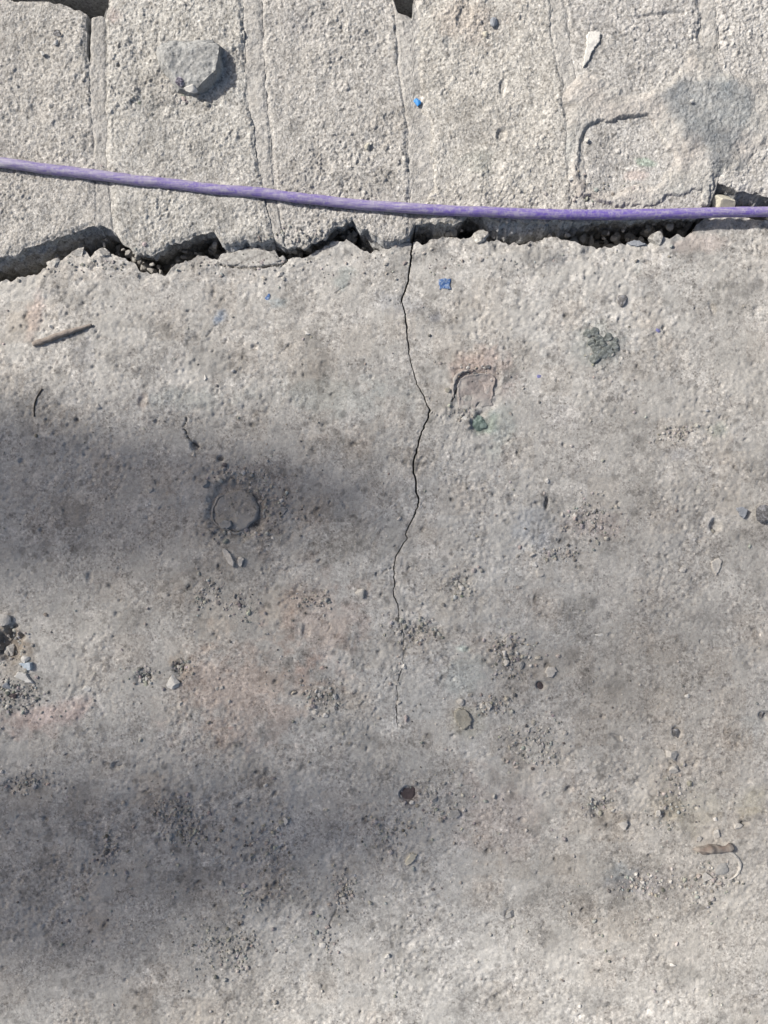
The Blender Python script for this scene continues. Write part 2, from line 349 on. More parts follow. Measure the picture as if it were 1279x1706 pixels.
def crack_cut(x, y):
    px, py = to_px(x, y)
    w = CRW(py) * S * 0.23 * (1 + .55 * fbm(x * 0 + np.sign(x - (CRX(py) - 639.5) * S) * .1, y, .004, 3, 91, .6)); off = 0.0010 * fbm(x * 0 + .3, y, .0045, 4, 95, .65)
    d = np.abs(x - (CRX(py) - 639.5) * S - off)
    h = -0.011 * sstep(1.15, 0.55, d / np.maximum(w, 1e-5)) * (w > 7e-5)
    h = h - 0.0004 * sstep(.003, .0, d) * (w > 7e-5) * (0.5 + .5 * vn(x, y, .006, 97))
    for k, ln in enumerate(MINOR):
        m = (px > min(p[0] for p in ln) - 10) & (px < max(p[0] for p in ln) + 10) & (py > min(p[1] for p in ln) - 10) & (py < max(p[1] for p in ln) + 10)
        if np.any(m):
            dd = line_d(px[m] + 2.2 * vn(x[m], y[m], .003, 93), py[m] + 2.0 * vn(x[m], y[m], .0026, 94), ln)
            h[m] -= (.004 if MINW[k] > 1.4 else .0012) * sstep(MINW[k] * .62, MINW[k] * .2, dd)
    return h

# stains lying in or on the concrete: px, py, rx, ry, turn, colour multiplier, strength
STAINS = [
    (410, 1150, 120, 90, -20, (1.08, .97, .92), .9), (530, 1040, 80, 80, 20, (1.07, .97, .93), .8), (70, 1195, 80, 25, -10, (1.1, .96, .94), .9), (55, 530, 14, 40, 10, (1.09, .96, .94), .6),
    (795, 620, 60, 40, 10, (1.09, .95, .93), .7), (840, 1350, 90, 70, 0, (1.04, .97, .95), .6), (990, 870, 55, 30, 0, (.93, .88, .9), .7), (1165, 405, 40, 20, 0, (1.08, .97, .95), .6),
    (368, 522, 15, 10, -30, (.62, .74, .93), .85), (360, 534, 8, 7, -30, (.62, .74, .93), .7), (462, 503, 20, 12, 15, (.82, .93, 1.0), .8), (574, 462, 13, 22, 35, (.76, .84, .86), .75),
    (722, 530, 14, 9, 0, (.72, .75, .84), .75), (675, 510, 40, 22, 10, (.84, .87, .93), .7), (925, 432, 24, 15, 0, (.72, .74, .78), .75), (855, 455 - 45, 40, 8, 0, (1, 1, 1), .1),
    (1062, 452, 9, 14, 0, (.86, .9, .9), .6), (560, 660, 130, 34, 0, (.86, .93, .95), .55), (310, 665, 60, 20, 0, (.88, .95, .97), .5), (140, 580, 20, 25, 0, (.88, .9, .97), .45),
    (890, 885, 32, 40, 0, (.84, .88, .95), .65), (915, 905, 60, 34, 20, (.9, .93, .97), .5), (770, 1080, 16, 8, 0, (1.22, 1.42, 1.38), .85), (770, 1120, 40, 40, 0, (.92, 1.0, 1.0), .5),
    (1030, 1450, 26, 20, 0, (.86, .95, 1.04), .7), (1055, 1475, 50, 22, 0, (.95, .97, 1.04), .6), (1195, 715, 18, 14, 0, (.84, .93, .87), .6), (1130, 755, 20, 10, 0, (1, 1.02, 1.08), .5),
    (800, 705, 22, 26, 0, (.6, .72, .66), .7), (835, 715, 30, 40, 0, (.85, .95, .95), .5), (1000, 575, 48, 36, 15, (.72, .77, .78), .7), (1250, 1215, 40, 28, 0, (.95, 1.0, 1.03), .5),
    (1250, 1335, 30, 25, 0, (1.0, .98, .86), .7), (1160, 1000 + 350, 50, 40, 0, (.97, .96, .88), .5), (1110, 1345, 30, 34, 0, (.8, .77, .7), .6), (780, 1200, 30, 30, 0, (.95, .95, .85), .5),
    (750, 990, 60, 60, 0, (.93, .9, .86), .6), (700, 1060, 60, 40, 0, (.88, .85, .82), .5), (600, 905, 90, 30, -8, (.86, .84, .8), .5), (640, 1250, 90, 50, 0, (.85, .83, .81), .5), (500, 1000, 40, 24, 0, (.8, .78, .76), .6),
    (440, 850, 58, 70, 0, (.74, .72, .72), .7), (390, 850, 62, 60, 0, (.85, .82, .8), .6), (300, 1370, 60, 55, 0, (.8, .8, .82), .6), (30, 1160, 50, 50, 0, (.86, .84, .82), .6), (15, 1078, 34, 40, 0, (.62, .56, .5), .9),
    (540, 1165, 48, 28, 0, (.82, .8, .77), .6), (850, 1092, 44, 38, 0, (.84, .82, .8), .6), (890, 1250, 60, 46, 0, (.87, .86, .85), .6), (380, 1580, 60, 46, 0, (.84, .84, .83), .6),
    (1090, 1470, 70, 30, -10, (.87, .86, .88), .6), (45, 1300, 60, 26, 0, (.8, .8, .8), .6), (170, 1420, 26, 40, -20, (.78, .78, .8), .6), (430, 1440, 50, 60, 10, (.88, .87, .87), .6),
    (555, 1500, 24, 50, 15, (.8, .79, .8), .6), (680, 1325, 20, 17, 0, (.45, .4, .42), .8), (240, 1132, 24, 16, 0, (.75, .73, .7), .6), (300, 1112, 18, 18, 0, (.72, .7, .66), .6), (995, 1348, 34, 26, 0, (.72, .71, .7), .7),
    (237, 668, 9, 22, 0, (.8, .72, .68), .7), (355, 492, 7, 10, 0, (.72, .7, .68), .6), (1190, 512, 8, 14, -20, (.8, .77, .72), .6), (1235, 515, 16, 10, 0, (.85, .84, .83), .5), (1262, 470, 20, 26, 0, (.93, .93, .95), .5),
    (470, 1085, 10, 10, 0, (1, 1, 1), .1), (960, 1300, 26, 18, 0, (.85, .85, .86), .5), (1135, 720, 30, 14, 0, (.78, .77, .75), .6), (185, 790, 16, 60, 10, (.9, .9, .9), .4), (930, 690, 60, 30, 0, (1.05, 1.05, 1.08), .4),
    (760, 520, 20, 26, 40, (.86, .84, .82), .6), (795, 510, 10, 14, -30, (.84, .82, .8), .5), (590, 845, 50, 20, 0, (1.1, 1.1, 1.1), .5), (545, 850, 22, 14, 0, (.82, .82, .82), .6), (1040, 620, 20, 10, 0, (.9, .88, .85), .5),
]

def slab_tint(x, y):
    px, py = to_px(x, y)
    t = np.ones((len(x), 3), np.float32)
    nz = fbm(x, y, .008, 4, 111, .6)
    for (cx, cy, rx, ry, a, mul, st) in STAINS:
        m = (np.abs(px - cx) < 2 * max(rx, ry)) & (np.abs(py - cy) < 2 * max(rx, ry))
        if not np.any(m): continue
        e = ell(px[m], py[m], (cx, cy, rx, ry, a), .9 * nz[m])
        k = (sstep(1.25, .35, e) * st)[:, None]
        t[m] *= 1 + (np.array(mul) - 1) * k
    n2 = vn(x, y, .0025, 113)
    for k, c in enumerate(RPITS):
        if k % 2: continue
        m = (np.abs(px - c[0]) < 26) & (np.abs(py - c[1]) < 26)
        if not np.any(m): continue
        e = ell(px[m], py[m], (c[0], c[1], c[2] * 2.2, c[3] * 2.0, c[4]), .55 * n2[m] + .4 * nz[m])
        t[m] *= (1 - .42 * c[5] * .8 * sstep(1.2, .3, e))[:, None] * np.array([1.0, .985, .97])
    # grime trodden into the concrete: irregular films with ragged borders, and worn pale veins
    g = fbm(x, y, .075, 5, 121, .62)
    t *= (1 - .16 * sstep(.05, .42, g))[:, None] * np.array([1, 1, 1.01])
    g = fbm(x, y, .022, 5, 131, .65)
    t *= (1 - .24 * sstep(.12, .5, g))[:, None]
    g = fbm(x + .01 * vn(x, y, .01, 141), y, .012, 4, 143, .65)
    t *= (1 + .17 * sstep(.12, .45, g))[:, None]
    w = fbm(x, y, .16, 3, 151)
    t *= 1 + np.stack([.03 * w, 0 * w, -.04 * w], 1)
    f, c = worley(x, y, .0062, 9)
    t *= (1 - .3 * (c > .86) * sstep(.4, .2, f + .25 * vn(x, y, .002, 153)))[:, None]
    return np.clip(t, .2, 1.6)

# ------------------------------------------------------------------ the ground sheet
me = mesh_np('ground', np.array([(-150, -150, -.058), (150, -150, -.058), (150, 150, -.058), (-150, 150, -.058)], np.float32), np.array([[0, 1, 2, 3]]))
tag(add('ground', me, M['soil']), kind='structure')

# ------------------------------------------------------------------ the slab
def spaced(lo, hi, step, far_lo, far_hi, grow=1.13):
    core = list(np.arange(lo, hi, step))
    a = []; s = step; p = lo
    while p > far_lo: s *= grow; p -= s; a.append(p)
    b = []; s = step; p = core[-1]
    while p < far_hi: s *= grow; p += s; b.append(p)
    return np.array(a[::-1] + core + b)

def build_slab():
    c0 = (684 - 639.5) * S
    xs = spaced(-.25, .25, .00072, -1.7, 1.7)
    dense = np.concatenate([np.arange(-.0045, -.0012, .0004), np.arange(-.0012, .0012, .00012), np.arange(.0012, .0045, .0004)])
    xs = np.concatenate([xs[np.abs(xs - c0) > .0048], dense + c0]); xs.sort()
    top = (853 - 400) * S
    ds = spaced(0, .50, .00072, 0, 1.8)          # distance below the lip
    ds[0:2] = (0, .0004)
    U, V = np.meshgrid(xs, ds)
    y0 = top - V
    off = 0.0010 * fbm(U * 0 + .3, y0, .0045, 4, 95, .65)
    cx = (CRX(853 - y0 / S) - 639.5) * S + off
    X = U + (cx - c0) * np.exp(-((U - c0) / .028) ** 2)
    px = X / S + 639.5
    jag = .0013 * jag1(X, .0042, 161) + .0007 * jag1(X, .0017, 163) + .0004 * vn(X, X * 0, .0011, 165)
    lip = wy(LIP(px)) + jag
    Y = y0 + (lip - top) * np.exp(-(V / .05))
    x = X.ravel(); y = Y.ravel()
    z = slab_h(x, y) + crack_cut(x, y)
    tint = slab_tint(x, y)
    nr, nc = X.shape
    # broken face of the slab going down into the crevice
    K = 9; dep = np.linspace(0, .056, K + 1)[1:]
    zx = X[0]; zl = Y[0]; z0 = z.reshape(nr, nc)[0]
    sx, sy, sz = [], [], []
    for k in range(K - 1, -1, -1):
        d = dep[k]
        sx.append(zx + .0008 * vn(zx, zx * 0 + d, .004, 171)); sy.append(zl - .0018 * min(1, k) - .0014 * fbm(zx, zx * 0 + d * 1.0, .008, 3, 173) - d * .12); sz.append(z0 - d)
    vx = np.concatenate([np.concatenate(sx), x]); vy = np.concatenate([np.concatenate(sy), y]); vz = np.concatenate([np.concatenate(sz), z])
    tt = np.concatenate([np.ones((K * nc, 3)) * .85, tint])
    q = grid_quads(nr + K, nc)[:, ::-1]
    return mesh_np('concrete_slab', np.stack([vx, vy, vz], 1), q, True, tt)
tag(add('concrete_slab', build_slab(), M['slab']), kind='structure')

# ------------------------------------------------------------------ brick paving
A_R = interp([(-40, 140), (22, 143), (90, 145), (102, 150), (380, 165), (480, 168)])
AB_L = interp([(-40, 152), (25, 152), (92, 150), (110, 146), (380, 160), (480, 164)]); AB_R = interp([(-40, 172), (25, 172), (95, 173), (180, 175), (270, 176), (380, 186), (480, 188)])
B_L = interp([(-40, 183), (10, 180), (28, 174), (95, 175), (180, 177.5), (270, 178.5), (380, 188.5), (480, 190)])
BC_L = interp([(-40, 403), (0, 405), (130, 410), (300, 436), (390, 457), (480, 465)]); BC_R = interp([(-40, 430), (0, 432), (130, 437), (300, 453), (390, 468), (480, 474)])
CD_L = interp([(-40, 655), (0, 658), (30, 662), (90, 667), (180, 680), (330, 684), (390, 684), (480, 684)])
CD_R = interp([(-40, 682), (0, 684), (30, 689), (110, 693), (180, 697), (240, 716), (320, 718), (360, 694), (390, 687), (480, 687)])
DE_L = interp([(-40, 913), (0, 916), (75, 925), (200, 944), (350, 954), (480, 956)]); DE_R = interp([(-40, 934), (0, 937), (50, 944), (120, 956), (200, 968), (350, 974), (480, 976)])
EF_L = interp([(-40, 1167), (0, 1168), (110, 1170), (240, 1175), (480, 1178)]); EF_R = interp([(-40, 1189), (0, 1190), (120, 1196), (240, 1195), (480, 1196)])
BACK = interp([(-3000, -6), (-120, -6), (0, -3), (95, 2), (118, 10), (146, 24), (150, 27), (172, 26), (178, -2), (200, -6), (430, -6), (640, -8), (656, -2), (662, 18), (686, 30), (690, -4), (720, -8),
               (1040, -8), (1060, -8), (1120, -8), (1279, -6), (4000, -6)])

def brick_h(x, y, coarse=1.0):
    h = 0.0011 * fbm(x, y, .03, 3, 201) + .0005 * vn(x, y, .009, 205)
    wear = np.clip(.75 + .75 * fbm(x, y, .035, 3, 206) + .3 * vn(x, y, .011, 207), .22, 1.25); coarse = coarse * .72 * wear
    amp = 1.0
    wxx = x + .0007 * vn(x, y, .0021, 213); wyy = y + .0007 * vn(x, y, .0021, 215)
    f, c = worley(wxx, wyy, .0024, 11)
    h = h + coarse * amp * (.0013 * (.5 - f) * (.15 + 1.1 * c))
    f, c = worley(wxx, wyy, .0013, 12)
    h = h + coarse * .0007 * (.45 - f) * (.2 + c)
    f, c = worley(x, y, .0042, 15)
    h = h + coarse * .0009 * (c > .62) * sstep(.55, .1, f + .3 * vn(x, y, .0015, 217)) - coarse * .0006 * (c < .1) * sstep(.45, .1, f)
    f, c = worley(x, y, .012, 13)
    h = h - coarse * .0009 * (c > .8) * sstep(.5, .15, f + .2 * vn(x, y, .004, 209))
    return h + .00018 * vn(x, y, .0009, 211)

# little scars on the brick tops (px): x, y, rx, ry, turn, depth mm
SCARS = [(835, 225, 9, 14, 30, 1.8, .5), (838, 145, 6, 22, 5, 1.2, .5), (538, 270, 14, 26, -25, 1.1, .6), (97, 55, 8, 6, 0, 1.4, .4), (965, 322, 3, 3, 0, 2, .3), (150, 240, 10, 30, 0, .8, .6), (515, 45, 16, 10, 0, 1.3, .6),
         (775, 22, 14, 26, 20, 1.2, .6), (400, 90, 14, 12, 0, 1.2, .6), (350, 170, 30, 14, -30, .8, .7), (1095, 25, 60, 5, -4, 1.4, .5), (300, 230, 18, 12, 0, .6, .7), (655, 200, 18, 20, 0, .9, .7)]
BSTAIN = [(743, 70, 10, 10, 0, (.62, .65, .70), .9), (745, 92, 7, 8, 0, (.7, .7, .72), .7), (300, 130, 75, 60, 10, (.86, .85, .84), .7), (400, 100, 30, 26, 0, (.82, .81, .8), .7), (510, 40, 60, 30, 0, (.86, .86, .88), .6),
          (780, 30, 60, 40, 0, (.97, .9, .86), .6), (655, 200, 40, 40, 0, (.85, .84, .83), .7), (540, 280, 22, 30, -20, (.86, .85, .84), .6), (830, 220, 22, 24, 0, (.86, .85, .84), .6), (990, 25, 40, 20, 0, (.9, .9, .92), .5),
          (1090, 40, 80, 40, 0, (.94, .94, .96), .5), (60, 60, 60, 50, 0, (.95, .95, .94), .5), (1075, 270, 18, 7, 10, (.75, .92, .82), .8), (1065, 292, 22, 8, 0, (1.08, .94, .92), .6), (800, 270, 30, 20, 0, (.92, .97, .95), .5), (190, 30, 16, 12, 0, (1.06, .93, .93), .6)]

def brick_part(name, left, right, front, back, zfun, material, parent, step, zbase, slope=True, tintv=True, rnd=.0011, depth=.053, label=None, tone=(1, 1, 1)):
    z = zbase
    t_all = np.linspace(0, 1, 12); yf = float(np.mean([front(float(left(390))), front(float(right(390)))])); yb = float(np.mean([back(float(left(0))), back(float(right(0)))]))
    ny = max(8, int((yf - yb) * S / step)); wmean = float(right(200) - left(200)) * S
    nx = max(5, int(wmean / step))
    t = np.linspace(0, 1, ny); s = np.linspace(0, 1, nx)
    Sg, Tg = np.meshgrid(s, t)
    Py = yf + (yb - yf) * Tg
    Px = left(Py) * (1 - Sg) + right(Py) * Sg
    Py = front(Px) * (1 - Tg) + back(Px) * Tg
    X = wx(Px, ZB); Y = wy(Py, ZB)
    jx = .0006 * jag1(Y, .004, 221) + .0008 * vn(X, Y, .007, 223)
    edge = np.minimum(Sg, 1 - Sg) * wmean
    X = X + jx * np.exp(-edge / .004) * (1 if wmean > .02 else .3)
    jy = .0014 * jag1(X, .005, 225) + .0009 * jag1(X, .002, 226)
    Y = Y + jy * np.exp(-Tg * ny * step / .004) + .0012 * vn(X, X * 0 + .9, .004, 227) * np.exp(-(1 - Tg) * ny * step / .004)
    x = X.ravel(); y = Y.ravel()
    h = zfun(x, y)
    ed = np.minimum(edge.ravel(), np.minimum(Tg.ravel(), (1 - Tg).ravel()) * ny * step)
    h = h - rnd * sstep(rnd * 3.0, 0, ed + .0008 * vn(x, y, .004, 229))
    px = Px.ravel(); py = Py.ravel()
    for c in SCARS:
        e = ell(px, py, c, .3 * vn(x, y, .004, 231)); h = h - c[5] * .001 * sstep(1.1, .5, e)
    tint = np.ones((len(x), 3), np.float32)
    nz = fbm(x, y, .008, 4, 233, .6)
    for (cx, cy, rx, ry, a, mul, st) in BSTAIN:
        k = (sstep(1.25, .35, ell(px, py, (cx, cy, rx, ry, a), .9 * nz)) * st)[:, None]
        tint *= 1 + (np.array(mul) - 1) * k
    tint *= (1 - .2 * sstep(.1, .5, fbm(x, y, .02, 4, 235, .65)))[:, None]
    tint *= np.array(tone)
    # skirts: front (rough broken face), back and both sides, built as extra rows round the top grid
    K = 26 if step < .002 else 6; dep = depth * np.linspace(0, 1, K + 1)[1:] ** 1.25
    top = np.stack([x, y, h + z], 1).reshape(ny, nx, 3)
    ring_idx = np.concatenate([np.arange(nx), np.arange(1, ny) * nx + nx - 1, (ny - 1) * nx + np.arange(nx - 2, -1, -1), np.arange(ny - 2, 0, -1) * nx])
    ring = top.reshape(-1, 3)[ring_idx]
    nrm = np.zeros((len(ring_idx), 2)); nrm[:nx] = (0, -1); nrm[nx:nx + ny - 1] = (1, 0); nrm[nx + ny - 1:nx + ny - 1 + nx - 1] = (0, 1); nrm[nx + ny - 1 + nx - 1:] = (-1, 0)
    isfront = np.zeros(len(ring_idx)); isfront[:nx] = 1
    fs = FSLOPE(ring[:, 0] / S + 639.5) if slope else 0
    verts = [top.reshape(-1, 3)]; n0 = nx * ny; faces = [grid_quads(ny, nx)]
    prev = ring_idx
    for k, d in enumerate(dep):
        r = ring.copy(); q = r[:, 0] + r[:, 1] * (1 - isfront)
        bul = isfront * (.0034 * fbm(q + .2 * d, q * 0 + d * 1.6, .012, 4, 241, .6) + .0022 * fbm(q, q * 0 + d * 1.4, .0042, 3, 243, .6) + fs * np.minimum(d, .028) - .0006)
        bul = bul * min(1, (k + 1) / 3)
        r[:, :2] += nrm * bul[:, None]; r[:, 2] = r[:, 2] * (1 - (k + 1) / K) + (z) * ((k + 1) / K) - d + isfront * .0012 * vn(q, q * 0 + d * 2, .005, 245)
        idx = n0 + np.arange(len(r)); n0 += len(r); verts.append(r)
        a, b = prev, np.roll(prev, -1); c, dd = np.roll(idx, -1), idx
        faces.append(np.stack([b, a, dd, c], 1)); prev = idx
    V = np.concatenate(verts); F = np.concatenate(faces)
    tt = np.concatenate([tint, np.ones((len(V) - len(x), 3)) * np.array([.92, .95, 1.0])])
    me = mesh_np(name, V, F, True, tt if tintv else None)
    return add(name, me, material, parent)

bed = mesh_np('brick_paving', np.array([(-1.6, .13, -.05), (1.6, .13, -.05), (1.6, .62, -.05), (-1.6, .62, -.05)], np.float32), np.array([[0, 1, 2, 3]]))
paving = tag(add('brick_paving', bed, M['soil']), kind='structure')
const = lambda v: (lambda y: np.asarray(y) * 0.0 + v)
plus = lambda f, d: (lambda y: f(y) + d)
FINE = .00046
brick_part('brick', const(-92), A_R, FRONT, BACK, brick_h, M['brick'], paving, FINE, ZB, tone=(1.0, .99, .98))
brick_part('brick', B_L, BC_L, FRONT, BACK, brick_h, M['brick'], paving, FINE, ZB + .0006, tone=(1.03, 1.03, 1.02))
brick_part('brick', plus(BC_R, 1.5), CD_L, FRONT, BACK, brick_h, M['brick'], paving, FINE, ZB - .0002, tone=(.96, .955, .955))
brick_part('brick', plus(CD_R, 2), DE_L, FRONT, BACK, brick_h, M['brick'], paving, FINE, ZB + .0004, tone=(1.05, 1.04, 1.02))
brick_part('brick', plus(DE_R, 1), EF_L, FRONT, BACK, brick_h, M['brick'], paving, FINE, ZB, tone=(.99, .99, 1.0))
brick_part('brick', plus(EF_R, 2), const(1445), FRONT, BACK, brick_h, M['brick'], paving, FINE, ZB + .0003, tone=(1.05, 1.05, 1.06))
mort_h = lambda x, y: .0007 * fbm(x, y, .016, 3, 251) + .0005 * fbm(x, y, .004, 3, 255) + .35 * brick_h(x, y) + .0002 * vn(x, y, .0012, 257)
for l, r, dz in ((plus(AB_L, -.5), plus(AB_R, 4), -.0003), (plus(BC_L, -4), plus(BC_R, 4), -.0003), (plus(CD_L, -4), plus(CD_R, 14), -.0004), (plus(DE_L, -4), plus(DE_R, 5), -.0003), (plus(EF_L, -4), plus(EF_R, 5), -.0003)):
    brick_part('mortar_joint', l, r, lambda v: FRONT(v) - 1, BACK, mort_h, M['mortar'], paving, .0005, ZB + dz, slope=False, rnd=.0007)
# the row goes on past the frame, and a second and third row stand behind it
def far_brick(x0, x1, front, back, zb, first=[None]):
    return brick_part('brick', const(x0), const(x1), front, back, brick_h, M['brick'], paving, .0024, zb, slope=False, rnd=.002)
rr = random.Random(3)
for k in range(7):
    far_brick(-92 - 12 - 262 * (k + 1) + 12, -92 - 22 - 262 * k + 8, FRONT, BACK, ZB + rr.uniform(-.001, .001))
    far_brick(1455 + 262 * k + 12, 1445 + 262 * (k + 1), FRONT, BACK, ZB + rr.uniform(-.001, .001))
for row in range(2):
    f = const(-40 - row * 430); b = const(-440 - row * 430)
    for k in range(-8, 13):
        far_brick(262 * k + 8 + row * 131 - 60, 262 * (k + 1) - 8 + row * 131 - 60, f, b, ZB + rr.uniform(-.002, .002))

# mortar smeared over the bricks on the right, with the grey cement dab
SMEAR_OUT = [(940, 150), (962, 128), (979, 121), (1005, 131), (1027, 143), (1042, 152), (1066, 150), (1100, 136), (1130, 116), (1150, 90), (1172, 84), (1200, 92), (1216, 112), (1255, 128), (1300, 140), (1300, 240), (1266, 262), (1240, 292), (1222, 296), (1204, 290), (1193, 304),
             (1188, 326), (1176, 344), (1164, 336), (1164, 322), (1150, 316), (1134, 328), (1118, 330), (1096, 340), (1080, 345), (1050, 349), (1010, 344), (985, 330), (962, 330), (944, 300), (938, 220)]
SMEAR_IN = [(968, 292), (968, 262), (972, 236), (980, 221), (994, 207), (1012, 203), (1040, 199), (1068, 197), (1086, 208), (1100, 228), (1112, 246), (1121, 262), (1119, 282), (1104, 296), (1080, 304), (1046, 312), (1012, 322), (980, 316)]
DAB = [(1104, 150), (1124, 138), (1150, 132), (1185, 130), (1215, 134), (1238, 150), (1249, 172), (1247, 200), (1243, 226), (1232, 246), (1216, 262), (1200, 276), (1190, 292), (1178, 280), (1172, 262), (1158, 254), (1140, 250), (1130, 232), (1122, 208), (1108, 190), (1098, 170)]
def overlay(name, outer, inner, material, thick, box, extra_z, seed, soft):
    x0, y0, x1, y1 = box
    nx = int((x1 - x0) * S / .00048); ny = int((y1 - y0) * S / .00048)
    Px, Py = np.meshgrid(np.linspace(x0, x1, nx), np.linspace(y1, y0, ny))
    X = wx(Px, ZB); Y = wy(Py, ZB); x = X.ravel(); y = Y.ravel(); px = Px.ravel(); py = Py.ravel()
    qx = px + 11 * fbm(x, y, .012, 5, seed, .62); qy = py + 11 * fbm(x, y, .012, 5, seed + 20, .62)
    so = poly_sd(qx, qy, outer); si = -poly_sd(qx, qy, inner)
    # sharp broken edge above and right of the bare patch, feathered elsewhere
    sharp = sstep(.1, .6, (px - 1045) / 90 * .7 - (py - 250) / 50)
    ho = sstep(-2, 22 - 17 * sstep(275, 305, py), so + 5 * vn(x, y, .006, seed + 3)); hi_ = sstep(-1, 15 - 11 * sharp, si + 3 * vn(x, y, .006, seed + 4))
    h = thick * np.minimum(ho, hi_); sd = np.minimum(so, si)
    dab = sstep(-9, 9, poly_sd(px + 16 * fbm(x, y, .012, 5, seed + 40, .62), py + 16 * fbm(x, y, .012, 5, seed + 50, .62), DAB))
    z = ZB + extra_z + h + .0009 * dab + .0010 * fbm(x, y, .018, 4, seed + 5) + .0007 * fbm(x, y, .005, 4, seed + 9, .6) + .4 * brick_h(x, y) + .0002 * vn(x, y, .0012, seed + 11) + np.where(sd < 0, sd * .0005, 0)
    pk = fbm(x, y, .02, 3, seed + 60)
    t = np.ones((len(x), 3)) * (1 - .12 * sstep(.1, .5, fbm(x, y, .015, 4, seed + 70)))[:, None] * (1 + np.stack([.05 * pk, 0 * pk, -.02 * pk], 1))
    k = dab * (.75 + .35 * fbm(x, y, .01, 4, seed + 80, .6))
    t *= 1 + (np.array([.55, .60, .66]) - 1) * k[:, None]
    keep = sd > -5
    q = grid_quads(ny, nx); q = q[keep[q].all(1)]
    used, inv = np.unique(q, return_inverse=True)
    me = mesh_np(name, np.stack([x, y, z], 1)[used], inv.reshape(-1, 4), True, t[used])
    return add(name, me, material, paving)
overlay('mortar_smear', SMEAR_OUT, SMEAR_IN, M['mortar'], .0025, (920, 70, 1320, 360), -.0005, 301, 3.0)['label'] = 'mortar spread over the bricks around a bare patch, with a blue grey cement dab'

# ------------------------------------------------------------------ solids for loose things
def _ico(sub):
    bm = bmesh.new(); bmesh.ops.create_icosphere(bm, subdivisions=sub, radius=1)
    v = np.array([p.co[:] for p in bm.verts]); f = np.array([[q.index for q in p.verts] for p in bm.faces]); bm.free(); return v, f
ICO = {k: _ico(k) for k in (1, 2, 3)}

def n3(v, size, seed):
    return vn(v[:, 0] + v[:, 2] * .7, v[:, 1] - v[:, 2] * .6, size, seed)

def rock_mesh(name, seed, lx, ly, lz, sub=3, cuts=12, lump=.2, lo=.38, hi=.85):
    """a broken stone: a ball cut by random planes, roughened, about lx by ly by lz"""
    r = np.random.default_rng(seed); v, f = ICO[sub]; v = v.copy()
    for k in range(cuts):
        n = r.normal(size=3); n /= np.linalg.norm(n); d = r.uniform(lo, hi)
        t = v @ n; v -= np.maximum(t - d, 0)[:, None] * n
    v *= 1 + lump * (n3(v, .8, seed % 97) * .7 + n3(v, .33, seed % 89 + 5) * .4)[:, None]
    v -= (v.max(0) + v.min(0)) / 2; v /= (v.max(0) - v.min(0)) / 2
    v *= np.array([lx, ly, lz]) / 2
    return mesh_np(name, v, f, sub < 3 and cuts < 5)

def ground_z(px, py, on):
    x = wx(np.array([px]), ZB if on == 'brick' else 0); y = wy(np.array([py]), ZB if on == 'brick' else 0)
    z = (ZB + .0006 + np.maximum(brick_h(x, y), 0)) if on == 'brick' else slab_h(x, y, True)
    return float(x[0]), float(y[0]), float(z[0])

_seed = [100]
def stone(name, px, py, l, w, ang, material, label, cat='pebble', hgt=.6, on='slab', sink=.3, group=None, sub=3, cuts=12, lo=.38, hi=.85, dz=0):
    """l, w in photograph pixels; ang in degrees, anticlockwise from right"""
    _seed[0] += 1
    x, y, z = ground_z(px, py, on)
    lz = min(l, w) * S * hgt
    me = rock_mesh(name, _seed[0], l * S, w * S, lz, sub, cuts, lo=lo, hi=hi)
    o = add(name, me, M[material], None, (x, y, z + lz * (.5 - sink) + dz)); o.rotation_euler = (0, 0, math.radians(ang))
    return tag(o, label, cat, group)

def chip(name, pts, thick, material, label, cat='chip', on='slab', tilt=(0, 0), dz=0.0, rough=1.0):
    '''a thin broken piece: outline in photograph pixels, thickness in metres, uneven edges and top'''
    _seed[0] += 1; sd_ = _seed[0]; r = np.random.default_rng(sd_)
    c = np.mean(pts, 0); x0, y0, z0 = ground_z(c[0], c[1], on)
    k_ = S * (1 - (ZB if on == 'brick' else 0) / H)
    P = [((a - c[0]) * k_, (c[1] - b) * k_) for a, b in pts]
    if sum(P[i][0] * P[(i + 1) % len(P)][1] - P[(i + 1) % len(P)][0] * P[i][1] for i in range(len(P))) < 0: P = P[::-1]
    ring = []
    for i in range(len(P)):
        a, b = np.array(P[i]), np.array(P[(i + 1) % len(P)]); n = max(2, int(np.hypot(*(b - a)) / .0009))
        for t in range(n): ring.append(a + (b - a) * t / n + r.normal(size=2) * .00022 * rough)
    ring = np.array(ring); n = len(ring); V = []
    for sc, zz in ((1.05, -.0022), (1.03, thick * .2), (1.0, thick * .8), (.9, thick), (.7, thick), (.5, thick), (.3, thick), (.12, thick), (.01, thick)):
        z = np.full(n, zz) + (ring[:, 0] * tilt[0] + ring[:, 1] * tilt[1]) * sc * (zz > 0)
        V.append(np.column_stack([ring * sc, z + (.00045 * rough * fbm(ring[:, 0] * sc + sd_, ring[:, 1] * sc, .005, 4, 7) if zz > 0 else 0)]))
    i = np.arange(n * len(V)).reshape(len(V), n)
    q = np.stack([i[:-1], np.roll(i, -1, 1)[:-1], np.roll(i, -1, 1)[1:], i[1:]], -1).reshape(-1, 4)
    o = add(name, mesh_np(name, np.concatenate(V), q, thick < .0007), M[material], None, (x0, y0, z0 + dz))
    return tag(o, label, cat)

